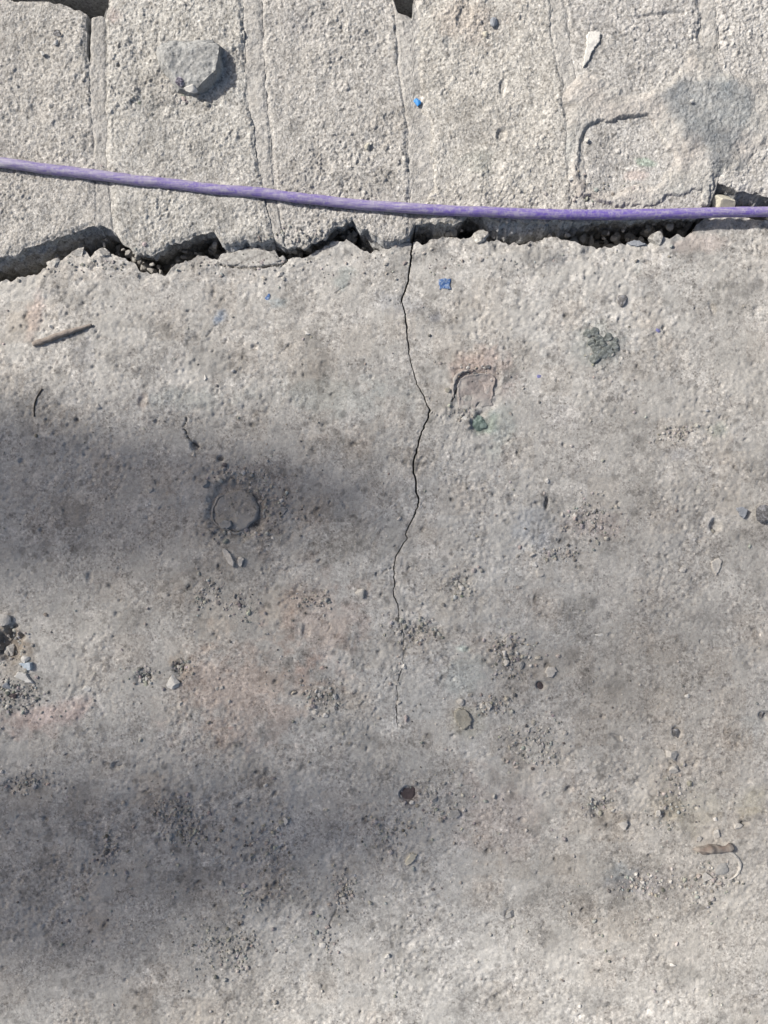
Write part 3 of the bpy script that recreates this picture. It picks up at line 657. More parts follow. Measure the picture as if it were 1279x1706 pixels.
def tube_mesh(name, pts, rad, seg=12, caps=True, rough=0.0, seed=0):
    pts = np.asarray(pts, float); n = len(pts); rad = np.broadcast_to(np.asarray(rad, float), (n,))
    tan = np.gradient(pts, axis=0); tan /= np.linalg.norm(tan, axis=1)[:, None]
    up = np.array([0, 0, 1.0]); sd = np.cross(tan, up); sd /= np.linalg.norm(sd, axis=1)[:, None]; nn = np.cross(sd, tan)
    a = np.linspace(0, 2 * math.pi, seg, endpoint=False)
    V = np.zeros((n, seg, 3))
    arc = np.concatenate([[0], np.cumsum(np.linalg.norm(np.diff(pts, axis=0), axis=1))])
    for k in range(seg):
        r = rad * (1 + rough * vn(arc, arc * 0 + k * rad.mean() * 1.3, rad.mean() * 2.2, 401 + seed))
        V[:, k] = pts + (math.cos(a[k]) * sd + math.sin(a[k]) * nn) * r[:, None]
    V = V.reshape(-1, 3); i = np.arange(n * seg).reshape(n, seg)
    q = np.stack([i[:-1], np.roll(i, -1, 1)[:-1], np.roll(i, -1, 1)[1:], i[1:]], -1).reshape(-1, 4)
    if caps:
        V = np.concatenate([V, pts[:1], pts[-1:]]); c0, c1 = n * seg, n * seg + 1
        e = []
        for k in range(0, seg, 2):
            e.append((c0, i[0, (k + 2) % seg], i[0, k + 1], i[0, k])); e.append((c1, i[-1, k], i[-1, k + 1], i[-1, (k + 2) % seg]))
        q = np.concatenate([q, np.array(e)])
    return mesh_np(name, V, q)

def smooth_path(pts, n):
    pts = np.asarray(pts, float); t = np.concatenate([[0], np.cumsum(np.linalg.norm(np.diff(pts, axis=0), axis=1))])
    m = np.gradient(pts, t, axis=0); u = np.linspace(0, t[-1], n); k = np.clip(np.searchsorted(t, u, 'right') - 1, 0, len(t) - 2)
    h = t[k + 1] - t[k]; s = ((u - t[k]) / h)[:, None]; h = h[:, None]
    return (2*s**3 - 3*s**2 + 1) * pts[k] + (s**3 - 2*s**2 + s) * h * m[k] + (-2*s**3 + 3*s**2) * pts[k+1] + (s**3 - s**2) * h * m[k+1]

# ------------------------------------------------------------------ the purple cable
def cable_material():
    m = bpy.data.materials.new('purple_sheath'); m.use_nodes = True
    nt = m.node_tree; N = nt.nodes; L = nt.links; bs = N['Principled BSDF']
    bs.inputs['Roughness'].default_value = .55; bs.inputs['Specular IOR Level'].default_value = .35
    tc = N.new('ShaderNodeTexCoord')
    mp = N.new('ShaderNodeMapping'); mp.inputs['Scale'].default_value = (.13, 1, 1); mp.inputs['Rotation'].default_value = (0, 0, .1); L.new(tc.outputs['Object'], mp.inputs[0])
    n1 = N.new('ShaderNodeTexNoise'); n1.inputs['Scale'].default_value = 800; n1.inputs['Detail'].default_value = 6; n1.inputs['Roughness'].default_value = .65; L.new(mp.outputs[0], n1.inputs['Vector'])
    n2 = N.new('ShaderNodeTexNoise'); n2.inputs['Scale'].default_value = 9; n2.inputs['Detail'].default_value = 2; L.new(tc.outputs['Object'], n2.inputs['Vector'])
    n3_ = N.new('ShaderNodeTexNoise'); n3_.inputs['Scale'].default_value = 420; n3_.inputs['Detail'].default_value = 8; n3_.inputs['Roughness'].default_value = .75; L.new(tc.outputs['Object'], n3_.inputs['Vector'])
    ad = N.new('ShaderNodeMath'); ad.operation = 'MULTIPLY_ADD'; ad.inputs[1].default_value = .55; L.new(n2.outputs['Fac'], ad.inputs[0]); L.new(n1.outputs['Fac'], ad.inputs[2])
    cr = N.new('ShaderNodeValToRGB'); e = cr.color_ramp.elements
    e[0].position = .58; e[0].color = (.135, .092, .36, 1); e[1].position = 1.0; e[1].color = (.40, .37, .46, 1)
    x = e.new(.78); x.color = (.235, .195, .36, 1)
    sx = N.new('ShaderNodeSeparateXYZ'); L.new(tc.outputs['Object'], sx.inputs[0])
    wr = N.new('ShaderNodeMapRange'); wr.inputs[1].default_value = -.1; wr.inputs[2].default_value = .2; wr.inputs[3].default_value = .03; wr.inputs[4].default_value = -.09; L.new(sx.outputs[0], wr.inputs[0])
    a2 = N.new('ShaderNodeMath'); L.new(ad.outputs[0], a2.inputs[0]); L.new(wr.outputs[0], a2.inputs[1])   # dustier towards the left
    L.new(a2.outputs[0], cr.inputs[0])
    mr = N.new('ShaderNodeMapRange'); mr.inputs[1].default_value = .48; mr.inputs[2].default_value = .68; mr.inputs[4].default_value = .75; L.new(n3_.outputs['Fac'], mr.inputs[0])
    mx = N.new('ShaderNodeMix'); mx.data_type = 'RGBA'; L.new(mr.outputs[0], mx.inputs[0]); L.new(cr.outputs[0], mx.inputs[6]); mx.inputs[7].default_value = (.45, .43, .45, 1)
    L.new(mx.outputs[2], bs.inputs['Base Color'])
    bp = N.new('ShaderNodeBump'); bp.inputs['Strength'].default_value = .35; bp.inputs['Distance'].default_value = .0005; L.new(n1.outputs['Fac'], bp.inputs['Height']); L.new(bp.outputs[0], bs.inputs['Normal'])
    return m
ZC = ZB + .0030
cp = [(-2600, 120), (-1500, 60), (-800, 160), (-300, 236), (0, 271), (100, 283), (200, 296), (300, 308), (400, 319), (500, 330), (600, 341), (690, 347), (800, 352.5), (900, 356), (1000, 358), (1100, 357), (1200, 354.5), (1279, 352), (1500, 345), (1900, 330), (2500, 290), (3200, 180)]
pts = [(float(wx(a, ZC)), float(wy(b, ZC)), ZC) for a, b in cp]
path = smooth_path(pts, 900)
path[:, 2] += .0004 * vn(path[:, 0], path[:, 0] * 0, .03, 421); path[:, 1] += .0004 * vn(path[:, 0], path[:, 0] * 0, .025, 423) + .0003 * jag1(path[:, 0], .03, 425)
tag(add('cable', tube_mesh('cable', path, .0030, 20, rough=.05), cable_material()), 'dusty purple cable lying straight across the bricks above the crevice', 'cable')

# ------------------------------------------------------------------ the big stone on the second brick
def big_stone():
    zb = ZB - .0008
    low = [(259, 92), (264, 76), (282, 66), (350, 66), (372, 84), (373, 124), (350, 152), (322, 162), (294, 156), (268, 118)]
    top = [(261, 84, 4), (270, 82, 7.5), (286, 69, 5), (345, 69, 6), (366, 76, 9), (358, 117, 11), (341, 133, 10.5), (326, 148, 7), (298, 148, 5), (296, 138, 7.5), (280, 110, 8)]
    P = [(float(wx(a, zb)), float(wy(b, zb)), zb) for a, b in low] + [(float(wx(a, ZB + h * .00085)), float(wy(b, ZB + h * .00085)), ZB + h * .00085) for a, b, h in top]
    c = np.array(P).mean(0); c[2] = ZB
    bm = bmesh.new()
    for p in P: bm.verts.new((p[0] - c[0], p[1] - c[1], p[2] - c[2]))
    r = bmesh.ops.convex_hull(bm, input=bm.verts)
    bmesh.ops.delete(bm, geom=[g for g in r['geom_interior'] if isinstance(g, bmesh.types.BMVert)], context='VERTS')
    bmesh.ops.triangulate(bm, faces=bm.faces)
    for k in range(5): bmesh.ops.subdivide_edges(bm, edges=bm.edges, cuts=1, use_grid_fill=True)
    bmesh.ops.triangulate(bm, faces=bm.faces)
    co = np.array([v.co[:] for v in bm.verts])
    d = .0003 * n3(co, .011, 431) + .00045 * n3(co, .0045, 433) + .0004 * n3(co, .002, 435)
    bm.normal_update()
    for v, k in zip(bm.verts, d): v.co += v.normal * float(k)
    me = bpy.data.meshes.new('stone'); bm.to_mesh(me); bm.free()
    o = add('stone', me, M['rock'], None, tuple(c))
    tag(o, 'large angular grey stone with a flat top on the second brick', 'stone')
    for (a, b, l, w, m, n) in ((300, 136, 15, 17, 'crystal', 'crystal'), (318, 146, 22, 15, 'white', 'pale_chip')):
        _seed[0] += 1
        me = rock_mesh(n, _seed[0], l * S, w * S, .004); z = ZB + .0060
        ch = add(n, me, M[m], o, (float(wx(a, z)) - c[0], float(wy(b, z)) - c[1], z - c[2]))
    return o
big_stone()

# ------------------------------------------------------------------ twig, fibres
z = .0011
tw = smooth_path([(float(wx(a)), float(wy(b)), z + .0001 * k) for k, (a, b) in enumerate(((56, 574), (80, 567), (104, 558), (130, 550), (154, 542)))], 40)
tag(add('twig', tube_mesh('twig', tw, np.interp(np.linspace(0, 1, 40), [0, .1, .6, 1], [.0013, .0018, .0016, .0008]), 10, rough=.22), M['twig']), 'short dry brown twig lying on the slab near the left edge', 'twig')
def fibre(pts, r, label):
    p = smooth_path([(float(wx(a)), float(wy(b)), ground_z(a, b, 'slab')[2] + r * .8) for a, b in pts], 24)
    tag(add('fibre', tube_mesh('fibre', p, r, 8), M['fibre']), label, 'fibre')
fibre([(71, 648), (63, 660), (58, 675), (57, 694)], .00045, 'thin dark curved fibre on the slab below the twig')

# ------------------------------------------------------------------ the round cap pressed into the slab
def cap():
    zc = -.0014
    root = empty('bottle_cap', (float(wx(392, zc)), float(wy(851, zc)), zc))
    nr_, na = 16, 84; R0 = 37 * S
    vs_ = []; 
    for i in range(nr_):
        r = R0 * i / (nr_ - 1)
        for k in range(na):
            a = 2 * math.pi * k / na
            dish = -.0005 * math.cos(min(1, r / R0) * math.pi / 2) - (.0012 * max(0, (r / R0 - .9) / .1) ** 2)
            g = 1 + .05 * math.sin(2 * a + .7) + .035 * math.sin(5 * a + 2) + .02 * math.sin(11 * a)
            vs_.append((r * g * math.cos(a), r * g * math.sin(a) * .97, dish))
    V = np.array(vs_); V[:, 2] += .0012 * fbm(V[:, 0], V[:, 1], .009, 4, 441) + .0004 * fbm(V[:, 0], V[:, 1], .002, 3, 443)
    i = np.arange(nr_ * na).reshape(nr_, na)
    q = np.stack([i[:-1], i[1:], np.roll(i, -1, 1)[1:], np.roll(i, -1, 1)[:-1]], -1).reshape(-1, 4)
    add('top', mesh_np('top', V, q), M['cap'], root)
    # crimped rim
    rows = []
    for j, (rr_, zz) in enumerate(((.97, .0002), (1.02, .0004), (1.07, -.0002), (1.10, -.0016), (1.13, -.003))):
        a = np.linspace(0, 2 * math.pi, 168, endpoint=False)
        r = R0 * rr_ * (1 + .05 * np.sin(2 * a + .7) + .035 * np.sin(5 * a + 2) + .02 * np.sin(11 * a) + (.012 * np.cos(21 * a) if j > 1 else 0)) + .0006 * vn(a, a * 0, .5, 447)
        dn = .0022 * sstep(-.5, .3, np.cos(a - .5)) + .0007 * vn(a, a * 0, .5, 453)
        rows.append(np.stack([r * np.cos(a), r * np.sin(a) * .97, zz - dn + .0002 * vn(a, a * 0 + j, .3, 449)], 1))
    V = np.concatenate(rows); i = np.arange(len(V)).reshape(len(rows), 168)
    q = np.stack([i[:-1], i[1:], np.roll(i, -1, 1)[1:], np.roll(i, -1, 1)[:-1]], -1).reshape(-1, 4)
    add('rim', mesh_np('rim', V, q), M['cap'], root)
    tag(root, 'round dusty grey cap pressed into a hollow in the slab', 'cap')
cap()
stone('pebble', 381, 888, 8, 10, 80, 'white', 'tiny white pebble just below the round cap')
stone('pebble', 401, 935, 11, 16, -20, 'pale', 'small pale pebble right of the long splinter below the cap', hgt=.8)
stone('pebble', 468, 834, 8, 7, 0, 'white', 'tiny white pebble right of the round cap')
stone('pebble', 343, 806, 13, 14, 0, 'grey', 'grey pebble up and left of the round cap', hgt=.7)
stone('pebble', 250, 816, 11, 10, 20, 'pale', 'pale pebble in the dark band far left of the cap', hgt=.7)

# ------------------------------------------------------------------ the square plate sunk in the slab
def plate():
    zc = -.0007
    root = empty('square_plate', (float(wx(792, zc)), float(wy(655, zc)), zc))
    out = [(-30, 26), (-22, 30), (-6, 33), (10, 35), (24, 33), (32, 24), (32, 0), (31, -22), (14, -25), (8, -25), (6, -16), (2, -17), (-1, -30), (-8, -33), (-20, -30), (-30, -28), (-32, 0)]
    n = 70; gx, gy = np.meshgrid(np.linspace(-36, 36, n), np.linspace(-38, 40, n)); px = gx.ravel(); py = gy.ravel()
    x = px * S; y = py * S
    sd = poly_sd(px + 5 * fbm(x, y, .007, 4, 461, .6), py + 5 * fbm(x, y, .007, 4, 462, .6), out)
    z = .0009 * fbm(x, y, .009, 4, 463) + .0004 * fbm(x, y, .003, 3, 465) - .0022 * sstep(1.6, -2.2, sd) + .0006 * sstep(6, 2, sd) * sstep(0, 2, sd) * (py > -10)
    z = z - .0007 * sstep(-12, -26, py)
    q = grid_quads(n, n); q = q[(sd > -3)[q].all(1)]
    used, inv = np.unique(q, return_inverse=True)
    add('plate', mesh_np('plate', np.stack([x, y, z], 1)[used], inv.reshape(-1, 4)), M['plate'], root)
    rim = smooth_path([(-37 * S, -8 * S, .0002), (-37 * S, 10 * S, .0006), (-33 * S, 25 * S, .0014), (-22 * S, 35 * S, .0016), (-4 * S, 39 * S, .0014)], 40)
    add('rim', tube_mesh('rim', rim, np.interp(np.linspace(0, 1, 40), [0, .3, .7, 1], [.0003, .0009, .001, .0003]), 8, rough=.7), M['plate'], root)
    tag(root, 'brownish square plate sunk in the slab, its lower edge broken', 'plate')
plate()
stone('pebble', 805, 666, 6, 5, 0, 'white', 'tiny white grain on the square plate', sink=.1, dz=-.0005)
stone('green_chip', 799, 704, 25, 28, 10, 'green', 'mossy green lump under the broken edge of the square plate', 'lump', hgt=.22, cuts=6, lo=.6, dz=.0005)
stone('pebble', 774, 697, 10, 8, 20, 'white', 'small white pebble left of the green lump')
stone('pebble', 763, 691, 5, 4, 0, 'white', 'tiny white grain at the lower left corner of the square plate')
stone('pebble', 779, 612, 7, 6, 0, 'white', 'tiny white pebble above the square plate')
stone('pebble', 792, 622, 9, 6, 0, 'dark', 'small dark brown pebble just above the square plate')
stone('pebble', 812, 611, 9, 6, 0, 'dark', 'small dark brown pebble above the square plate, right of the white one')
stone('pebble', 746, 650, 10, 9, 0, 'olive', 'small olive crumb at the left of the square plate')

# ------------------------------------------------------------------ dark clump on the right
def clump():
    x, y, z = ground_z(1000, 575, 'slab')
    root = empty('moss_clump', (x, y, z))
    for k, (a, b, r, h) in enumerate(((978, 555, 8, .5), (990, 553, 9, .6), (996, 565, 8, .8), (985, 570, 8, .5), (1000, 573, 10, .7), (1011, 562, 8, .6), (1010, 582, 9, .6), (1022, 575, 8, .5), (1024, 567, 6, .5), (993, 583, 8, .5), (1003, 590, 11, .4), (992, 597, 11, .45), (988, 578, 6, .5), (1016, 590, 7, .4), (1026, 583, 5, .4))):
        me = rock_mesh('lump', 900 + k, 2 * r * S, 2 * r * S * .9, r * S * 1.5 * h, 3, 9, .3, .5, .9)
        add('lump', me, M['moss'], root, (float(wx(a)) - x, float(wy(b)) - y, r * S * .12 * h))
    tag(root, 'dark greenish clump of rounded lumps on the slab at right', 'clump')
clump()
stone('pebble', 1036, 501, 17, 21, 10, 'dark', 'dark grey oval pebble stuck in the slab above the dark clump', hgt=.4)

# ------------------------------------------------------------------ rusty piece and its neighbours, lower right
def rusty():
    x, y, z = ground_z(1187, 1413, 'slab')
    p = smooth_path([((a - 1187) * S, (1413 - b) * S, h) for a, b, h in ((1152, 1414, .0006), (1163, 1413, .0016), (1180, 1413, .002), (1200, 1411, .002), (1214, 1409, .0018), (1221, 1408, .001))], 44)
    r = np.interp(np.linspace(0, 1, 44), [0, .08, .22, .4, .62, .86, .96, 1], [.0002, .001, .0022, .0028, .0021, .0022, .0014, .0003])
    tag(add('rusty_fragment', tube_mesh('rusty_fragment', p, r, 14, rough=.5, seed=4), M['rust'], None, (x, y, z)), 'long rusty brown fragment lying across the slab, lower right', 'fragment')
    x, y, z = ground_z(1205, 1445, 'slab')
    a = np.radians(np.linspace(105, -75, 50)); R0 = 27 * S
    p = np.stack([R0 * np.cos(a) * 1.0, R0 * np.sin(a) * .9 + .001, .0001 + .0002 * np.sin(a * 3)], 1)
    r = np.interp(np.linspace(0, 1, 50), [0, .25, .6, 1], [.0004, .0011, .0010, .0003])
    tag(add('ring_fragment', tube_mesh('ring_fragment', p, r, 10, rough=.3, seed=6), M['pale'], None, (x, y, z)), 'pale curved piece of a broken ring below the rusty fragment', 'fragment')
rusty()
stone('pebble', 1194, 1388, 14, 17, 0, 'pale', 'squarish pale pebble just above the rusty fragment', hgt=.6, sink=.4)
stone('pebble', 1200, 1448, 26, 20, 30, 'grey', 'flat grey stone inside the broken ring', hgt=.25)
stone('pebble', 1178, 1460, 20, 16, 0, 'pale', 'flat pale stone at the lower left of the broken ring', hgt=.3)
stone('pebble', 1163, 1396, 9, 9, 0, 'pale', 'small pale pebble up and left of the rusty fragment')
stone('pebble', 1191, 1364, 7, 7, 0, 'white', 'tiny white pebble well above the rusty fragment')
stone('pebble', 1229, 1375, 15, 11, 20, 'pale', 'pale chip above the right end of the rusty fragment', hgt=.4)

# ------------------------------------------------------------------ blue flecks
F = 'fleck'
stone('blue_fleck', 695, 172, 13, 14, 0, 'cyan', 'bright blue crumb on the mortar joint above the cable', F, hgt=.4, on='brick')
stone('blue_fleck', 445, 495, 10, 11, 10, 'blue', 'blue paint fleck left of the long crack, by a pale blue smear', F, hgt=.15, cuts=12, lo=.3, hi=.7)
stone('violet_fleck', 1095, 551, 8, 8, 0, 'violet', 'small violet fleck right of the dark clump', F, hgt=.25)
stone('violet_fleck', 898, 627, 8, 6, 0, 'violet', 'small violet fleck between the square plate and the dark clump', F, hgt=.25)

# ------------------------------------------------------------------ stones of the bricks and of the crevice lip
stone('pebble', 612, 245, 13, 10, 60, 'cream', 'cream pebble on the third brick, above the cable', on='brick')
stone('pebble', 952, 298, 13, 8, 20, 'white', 'white pebble on the fourth mortar joint, just above the cable', on='brick')
stone('pebble', 822, 38, 16, 14, 40, 'bluegrey', 'blue grey chip near the top edge, on the fourth brick', on='brick', hgt=.5)
stone('pebble', 808, 59, 9, 9, 0, 'cream', 'cream crumb under the blue grey chip on the fourth brick', on='brick')
stone('pebble', 97, 58, 11, 9, 0, 'dark', 'dark pebble on the first brick near the top', on='brick', hgt=.5)
stone('pebble', 94, 73, 9, 9, 0, 'white', 'white pebble under the dark one on the first brick', on='brick')
stone('pebble', 72, 92, 8, 8, 0, 'white', 'small white crumb on the first brick, left of the white pebble', on='brick')
stone('pebble', 1147, 175, 7, 6, 0, 'white', 'tiny white grain on the blue grey cement dab', on='brick', dz=.003)
stone('pebble', 977, 235, 10, 9, 0, 'pale', 'pale pebble at the left end of the bare patch in the mortar', on='brick', hgt=.7)
stone('pebble', 1203, 340, 36, 30, 10, 'cream', 'pale wedge of stone beside the cable in the right hand gap', hgt=.7, dz=.001, cuts=7)
stone('pebble', 1090, 399, 24, 24, 0, 'flake', 'rounded pale stone on the lip of the crevice at right', hgt=.8, sink=.55)
stone('pebble', 799, 393, 30, 26, 0, 'flake', 'pointed pale stone on the lip of the crevice right of the long crack', hgt=.8, sink=.55)
stone('pebble', 88, 437, 24, 16, 30, 'flake', 'crumbly pale lump on the left lip of the crevice', hgt=.6, sink=.6)
stone('pebble', 130, 421, 22, 16, 10, 'flake', 'crumbly pale lump on the left lip, right of the first lump', hgt=.6, sink=.6)
stone('pebble', 171, 421, 24, 18, -30, 'flake', 'crumbly pale lump on the left lip below the first mortar joint', hgt=.6, sink=.6)
stone('pebble', 466, 457, 13, 9, 30, 'pale', 'pale pebble under the small crack at the crevice lip', hgt=.6)

# ------------------------------------------------------------------ pebbles of the slab
for a in [
    (165, 678, 9, 14, 0, 'pale', 'pale teardrop pebble at the upper edge of the dark band'),
    (84, 546 - 2, 8, 10, 0, 'white', 'small white pebble above the twig'),
    (512, 555, 9, 7, 0, 'white', 'small white pebble on the slab below the blue fleck'),
    (343, 630, 6, 10, 0, 'white', 'tiny white pebble above the dark band'),
    (322, 757, 7, 9, 0, 'pale', 'tiny pale pebble beside the small hole'),
    (911, 801, 9, 9, 0, 'white', 'tiny white pebble above the dark slit'),
    (957, 858, 7, 8, 0, 'white', 'tiny white pebble right of the dark slit'),
    (890, 940, 9, 9, 0, 'white', 'small white pebble above the flat round stone'),
    (900, 955, 16, 13, 0, 'pale', 'flat round pale stone right of the long crack'),
    (1268, 856, 32, 30, 20, 'dark', 'dark mottled stone cut by the right edge'),
    (1188, 885, 8, 8, 0, 'olive', 'small olive pebble in the dark hollow at right'),
    (600, 989, 18, 17, 10, 'pale', 'pale pebble set in a dark rimmed socket left of the long crack'),
    (765, 975, 9, 9, 0, 'pale', 'small pale pebble in the gritty hollow right of the crack'),
    (8, 1086, 16, 22, 0, 'pale', 'pale crumbly stone inside the brown hole at the left edge'),
    (6, 1032, 28, 22, 0, 'pale', 'pale lump above the brown hole at the left edge'),
    (42, 1097, 14, 12, 30, 'white', 'white pebble above the pale blue chip'),
    (22, 1160, 14, 11, 0, 'shard', 'dark purple pebble in the gravel at the left edge'),
    (12, 1142, 14, 12, 0, 'bluegrey', 'greenish grey pebble in the gravel at the left edge'),
    (144, 1147, 15, 10, 10, 'white', 'lone white pebble casting a short shadow, left'),
    (290, 1137, 20, 24, -25, 'white', 'big white angular pebble below a gritty hollow, left'),
    (232, 1135, 9, 9, 0, 'pale', 'pale pebble at the left of the small gravel hollow'),
    (243, 1132, 6, 8, 0, 'white', 'tiny white pebble in the small gravel hollow'),
    (249, 1136, 6, 7, 0, 'pale', 'tiny pale pebble at the right of the small gravel hollow'),
    (284, 1204, 9, 7, 0, 'pale', 'small pale pebble below the white angular one'),
    (301, 1172, 9, 7, 0, 'pale', 'small pale pebble between the white angular one and the pink stain'),
    (385, 1213, 12, 6, 0, 'pinkstone', 'flat pink pebble at the edge of the second dark band'),
    (361, 1147, 7, 7, 0, 'pale', 'tiny pale pebble on the pink stain, left of its pair'),
    (370, 1145, 7, 7, 0, 'pale', 'tiny pale pebble on the pink stain, right of its pair'),
    (536, 1112, 9, 6, 10, 'pinkstone', 'small pink pebble above the gravel patch'),
    (514, 1180, 8, 7, 0, 'pale', 'leftmost pale pebble of the row under the gravel patch'),
    (525, 1187, 10, 8, 0, 'pale', 'middle pale pebble of the row under the gravel patch'),
    (542, 1191, 9, 8, 0, 'white', 'right hand pale pebble of the row under the gravel patch'),
    (846, 1068, 11, 14, 20, 'pale', 'pale triangular pebble on top of the heap of gravel'),
    (840, 1088, 9, 9, 0, 'white', 'white pebble in the middle of the heap of gravel'),
    (843, 1104, 10, 12, 0, 'pale', 'pale pebble low in the heap of gravel'),
    (868, 1108, 12, 12, 40, 'grey', 'grey pebble at the right of the heap of gravel'),
    (901, 1144, 14, 14, 0, 'shard', 'dark brown square pebble below the pale flat chip'),
    (998, 1058, 14, 5, 5, 'white', 'thin white sliver on the right of the slab'),
    (1144, 1159, 8, 7, 0, 'white', 'tiny bright pebble at the far right of the slab'),
    (767, 1170, 15, 13, 0, 'pale', 'pale pebble sitting above the olive oval stone'),
    (803, 1176, 10, 9, 0, 'pale', 'pale pebble right of the olive oval stone, first of two'),
    (814, 1176, 12, 13, 0, 'pale', 'pale pebble right of the olive oval stone, second of two'),
    (1040, 1231, 18, 12, -20, 'pale', 'pale pebble beside a curved dark hollow, right'),
    (1128, 1222, 13, 17, 20, 'dark', 'dark pebble in a hollow at right'),
    (1118, 1257, 20, 18, 0, 'pale', 'round pale pebble below the dark pebble'),
    (1121, 1281, 17, 15, 0, 'pale', 'round pale pebble under the other round one, at right'),
    (1272, 1192, 14, 12, 0, 'dark', 'dark pebble at the right edge of the picture'),
    (686, 1337, 9, 8, -30, 'white', 'tiny white pebble on the corner of the dark shard'),
    (722, 1329, 13, 13, 0, 'grey', 'grey pebble right of the dark shard'),
    (720, 1339, 11, 8, 20, 'pale', 'pale pebble under the grey one, right of the dark shard'),
    (999, 1357, 8, 26, 32, 'pale', 'pale sliver lying in a dark hollow, right'),
    (1021, 1350, 8, 8, 0, 'pale', 'tiny pale pebble at the right of the dark hollow'),
    (1037, 1374, 17, 16, 0, 'pale', 'rounded pale pebble below the dark hollow, right'),
    (1096, 1354, 9, 12, 0, 'pale', 'pale pebble at the left of the olive rough patch'),
    (1117, 1357, 10, 12, 0, 'olive', 'olive pebble in the rough patch at right'),
    (850, 1524, 16, 15, 0, 'grey', 'grey pebble sitting in a small round hollow near the bottom'),
    (463, 1380, 8, 8, 0, 'white', 'tiny white chip left of and below the white angular chip'),
    (282, 1393, 12, 12, 0, 'pale', 'round pale pebble in the second dark band'),
    (288, 1350, 8, 7, 0, 'pale', 'small pale pebble above the round one in the second dark band'),
    (410, 1485, 16, 9, 10, 'pale', 'pale chip at the lower edge of the second dark band'),
    (400, 1488, 9, 5, 0, 'white', 'tiny white chip touching the pale chip, lower band edge'),
    (361, 1441, 16, 7, 0, 'grey', 'flat grey sliver in the middle of the second dark band'),
    (430, 1450, 7, 8, 0, 'pale', 'small pale pebble low in the second dark band'),
    (442, 1308, 8, 7, 0, 'white', 'small white pebble high in the second dark band'),
    (200, 1271, 18, 8, 35, 'grey', 'grey sliver over a small hollow at the top of the second dark band'),
    (135, 1370, 17, 10, 0, 'grey', 'grey flat pebble at the left of the second dark band'),
    (430, 1515, 9, 8, 0, 'pale', 'small pale pebble left of the short lower crack'),
    (537, 1575, 12, 9, 0, 'white', 'pale pebble under the short lower crack'),
    (1120, 1606, 12, 6, 0, 'white', 'thin white chip near the lower right corner'),
    (965, 1675, 7, 7, 0, 'white', 'tiny white pebble near the bottom edge, left of centre'),
    (645, 1593, 10, 10, 0, 'white', 'small white pebble near the bottom, centre'),
    (672, 1110, 8, 9, 0, 'white', 'white pebble sitting on the faint part of the long crack'),
    (661, 1138, 9, 7, 0, 'pale', 'pale pebble on the long crack below the white one'),
    (664, 1170, 8, 7, 0, 'pale', 'pale pebble near the lower end of the long crack'),
    (527, 850, 0.1, 0.1, 0, 'pale', None),
]:
    if a[6] is None: continue
    big = max(a[2], a[3])
    flat = any(w in a[6] for w in ('flat', 'sliver', 'flake', 'flush', 'shard set'))
    stone('splinter' if 'sliver' in a[6] else ('shard' if 'shard set' in a[6] else 'pebble'), a[0], a[1], a[2], a[3], a[4], a[5], a[6],
          hgt=(.16 if big > 24 else .32) if flat else .62, sink=.3)

# ------------------------------------------------------------------ flat broken pieces
chip('chip', [(1226, 846), (1234, 844), (1242, 848), (1241, 858), (1237, 864), (1231, 858)], .0022, 'bluegrey', 'blue grey triangular chip beside the dark mottled stone', tilt=(.1, .05))
chip('chip', [(1184, 937), (1196, 929), (1202, 935), (1199, 948), (1192, 957), (1187, 950)], .0011, 'pale', 'flat pale triangular chip below the dark hollow at right', tilt=(-.05, .02))
chip('chip', [(32, 1105), (42, 1104), (53, 1104), (54, 1113), (50, 1117), (42, 1113)], .0022, 'bluewhite', 'pale blue wedge shaped chip right of the brown hole', tilt=(.08, .1))
chip('chip', [(24, 1127), (31, 1119), (44, 1122), (50, 1132), (56, 1138), (44, 1137), (34, 1131)], .0016, 'white', 'flat white chip under the pale blue chip', tilt=(-.06, .05))
chip('chip', [(872, 1264), (877, 1252), (874, 1242), (884, 1244), (888, 1233), (896, 1241), (906, 1242), (903, 1253), (909, 1264), (898, 1266), (896, 1278), (886, 1270), (879, 1274)], .0006, 'flake', 'wide flat pale flake surrounded by grit')
chip('shard', [(663, 1312), (678, 1313), (694, 1312), (690, 1326), (687, 1336), (675, 1338), (667, 1332)], .0005, 'shard', 'dark purple square shard set flush in the slab', 'shard', dz=.0003, rough=.6)
chip('chip', [(675, 1434), (684, 1420), (695, 1424), (689, 1431), (684, 1438), (677, 1440)], .0013, 'cream', 'cream coloured chip below the dark shard')
chip('chip', [(908, 1118), (913, 1111), (924, 1112), (927, 1118), (919, 1128), (911, 1127)], .0012, 'pale', 'pale flat chip right of the heap of gravel')
chip('chip', [(749, 1350), (764, 1348), (766, 1356), (760, 1363), (750, 1361)], .0010, 'grey', 'flat grey stone further right of the dark shard')
chip('chip', [(471, 1362), (475, 1361), (480, 1367), (477, 1374), (474, 1373)], .0020, 'white', 'white angular chip in the second dark band', tilt=(.1, 0))
chip('chip', [(757, 1186), (764, 1180), (778, 1184), (785, 1198), (784, 1206), (772, 1216), (764, 1208), (758, 1198)], .0016, 'olive', 'olive oval stone in a ring of grit', tilt=(.04, .06))
chip('splinter', [(371, 914), (378, 915), (386, 925), (392, 938), (389, 944), (384, 941), (380, 935), (373, 924)], .0018, 'pale', 'long pale splinter of stone below the round cap', 'splinter', tilt=(.12, 0))
chip('splinter', [(976, 60), (985, 54), (999, 57), (997, 70), (988, 84), (978, 104), (971, 113), (972, 96), (977, 78)], .0010, 'white', 'pale splintered chip on the fifth brick near the top', 'splinter', on='brick')
chip('blue_fleck', [(731, 466), (740, 464), (750, 465), (749, 474), (750, 482), (740, 480), (733, 482)], .0003, 'blue', 'square blue paint fleck right of the long crack', 'fleck', dz=.0002, rough=1.2)
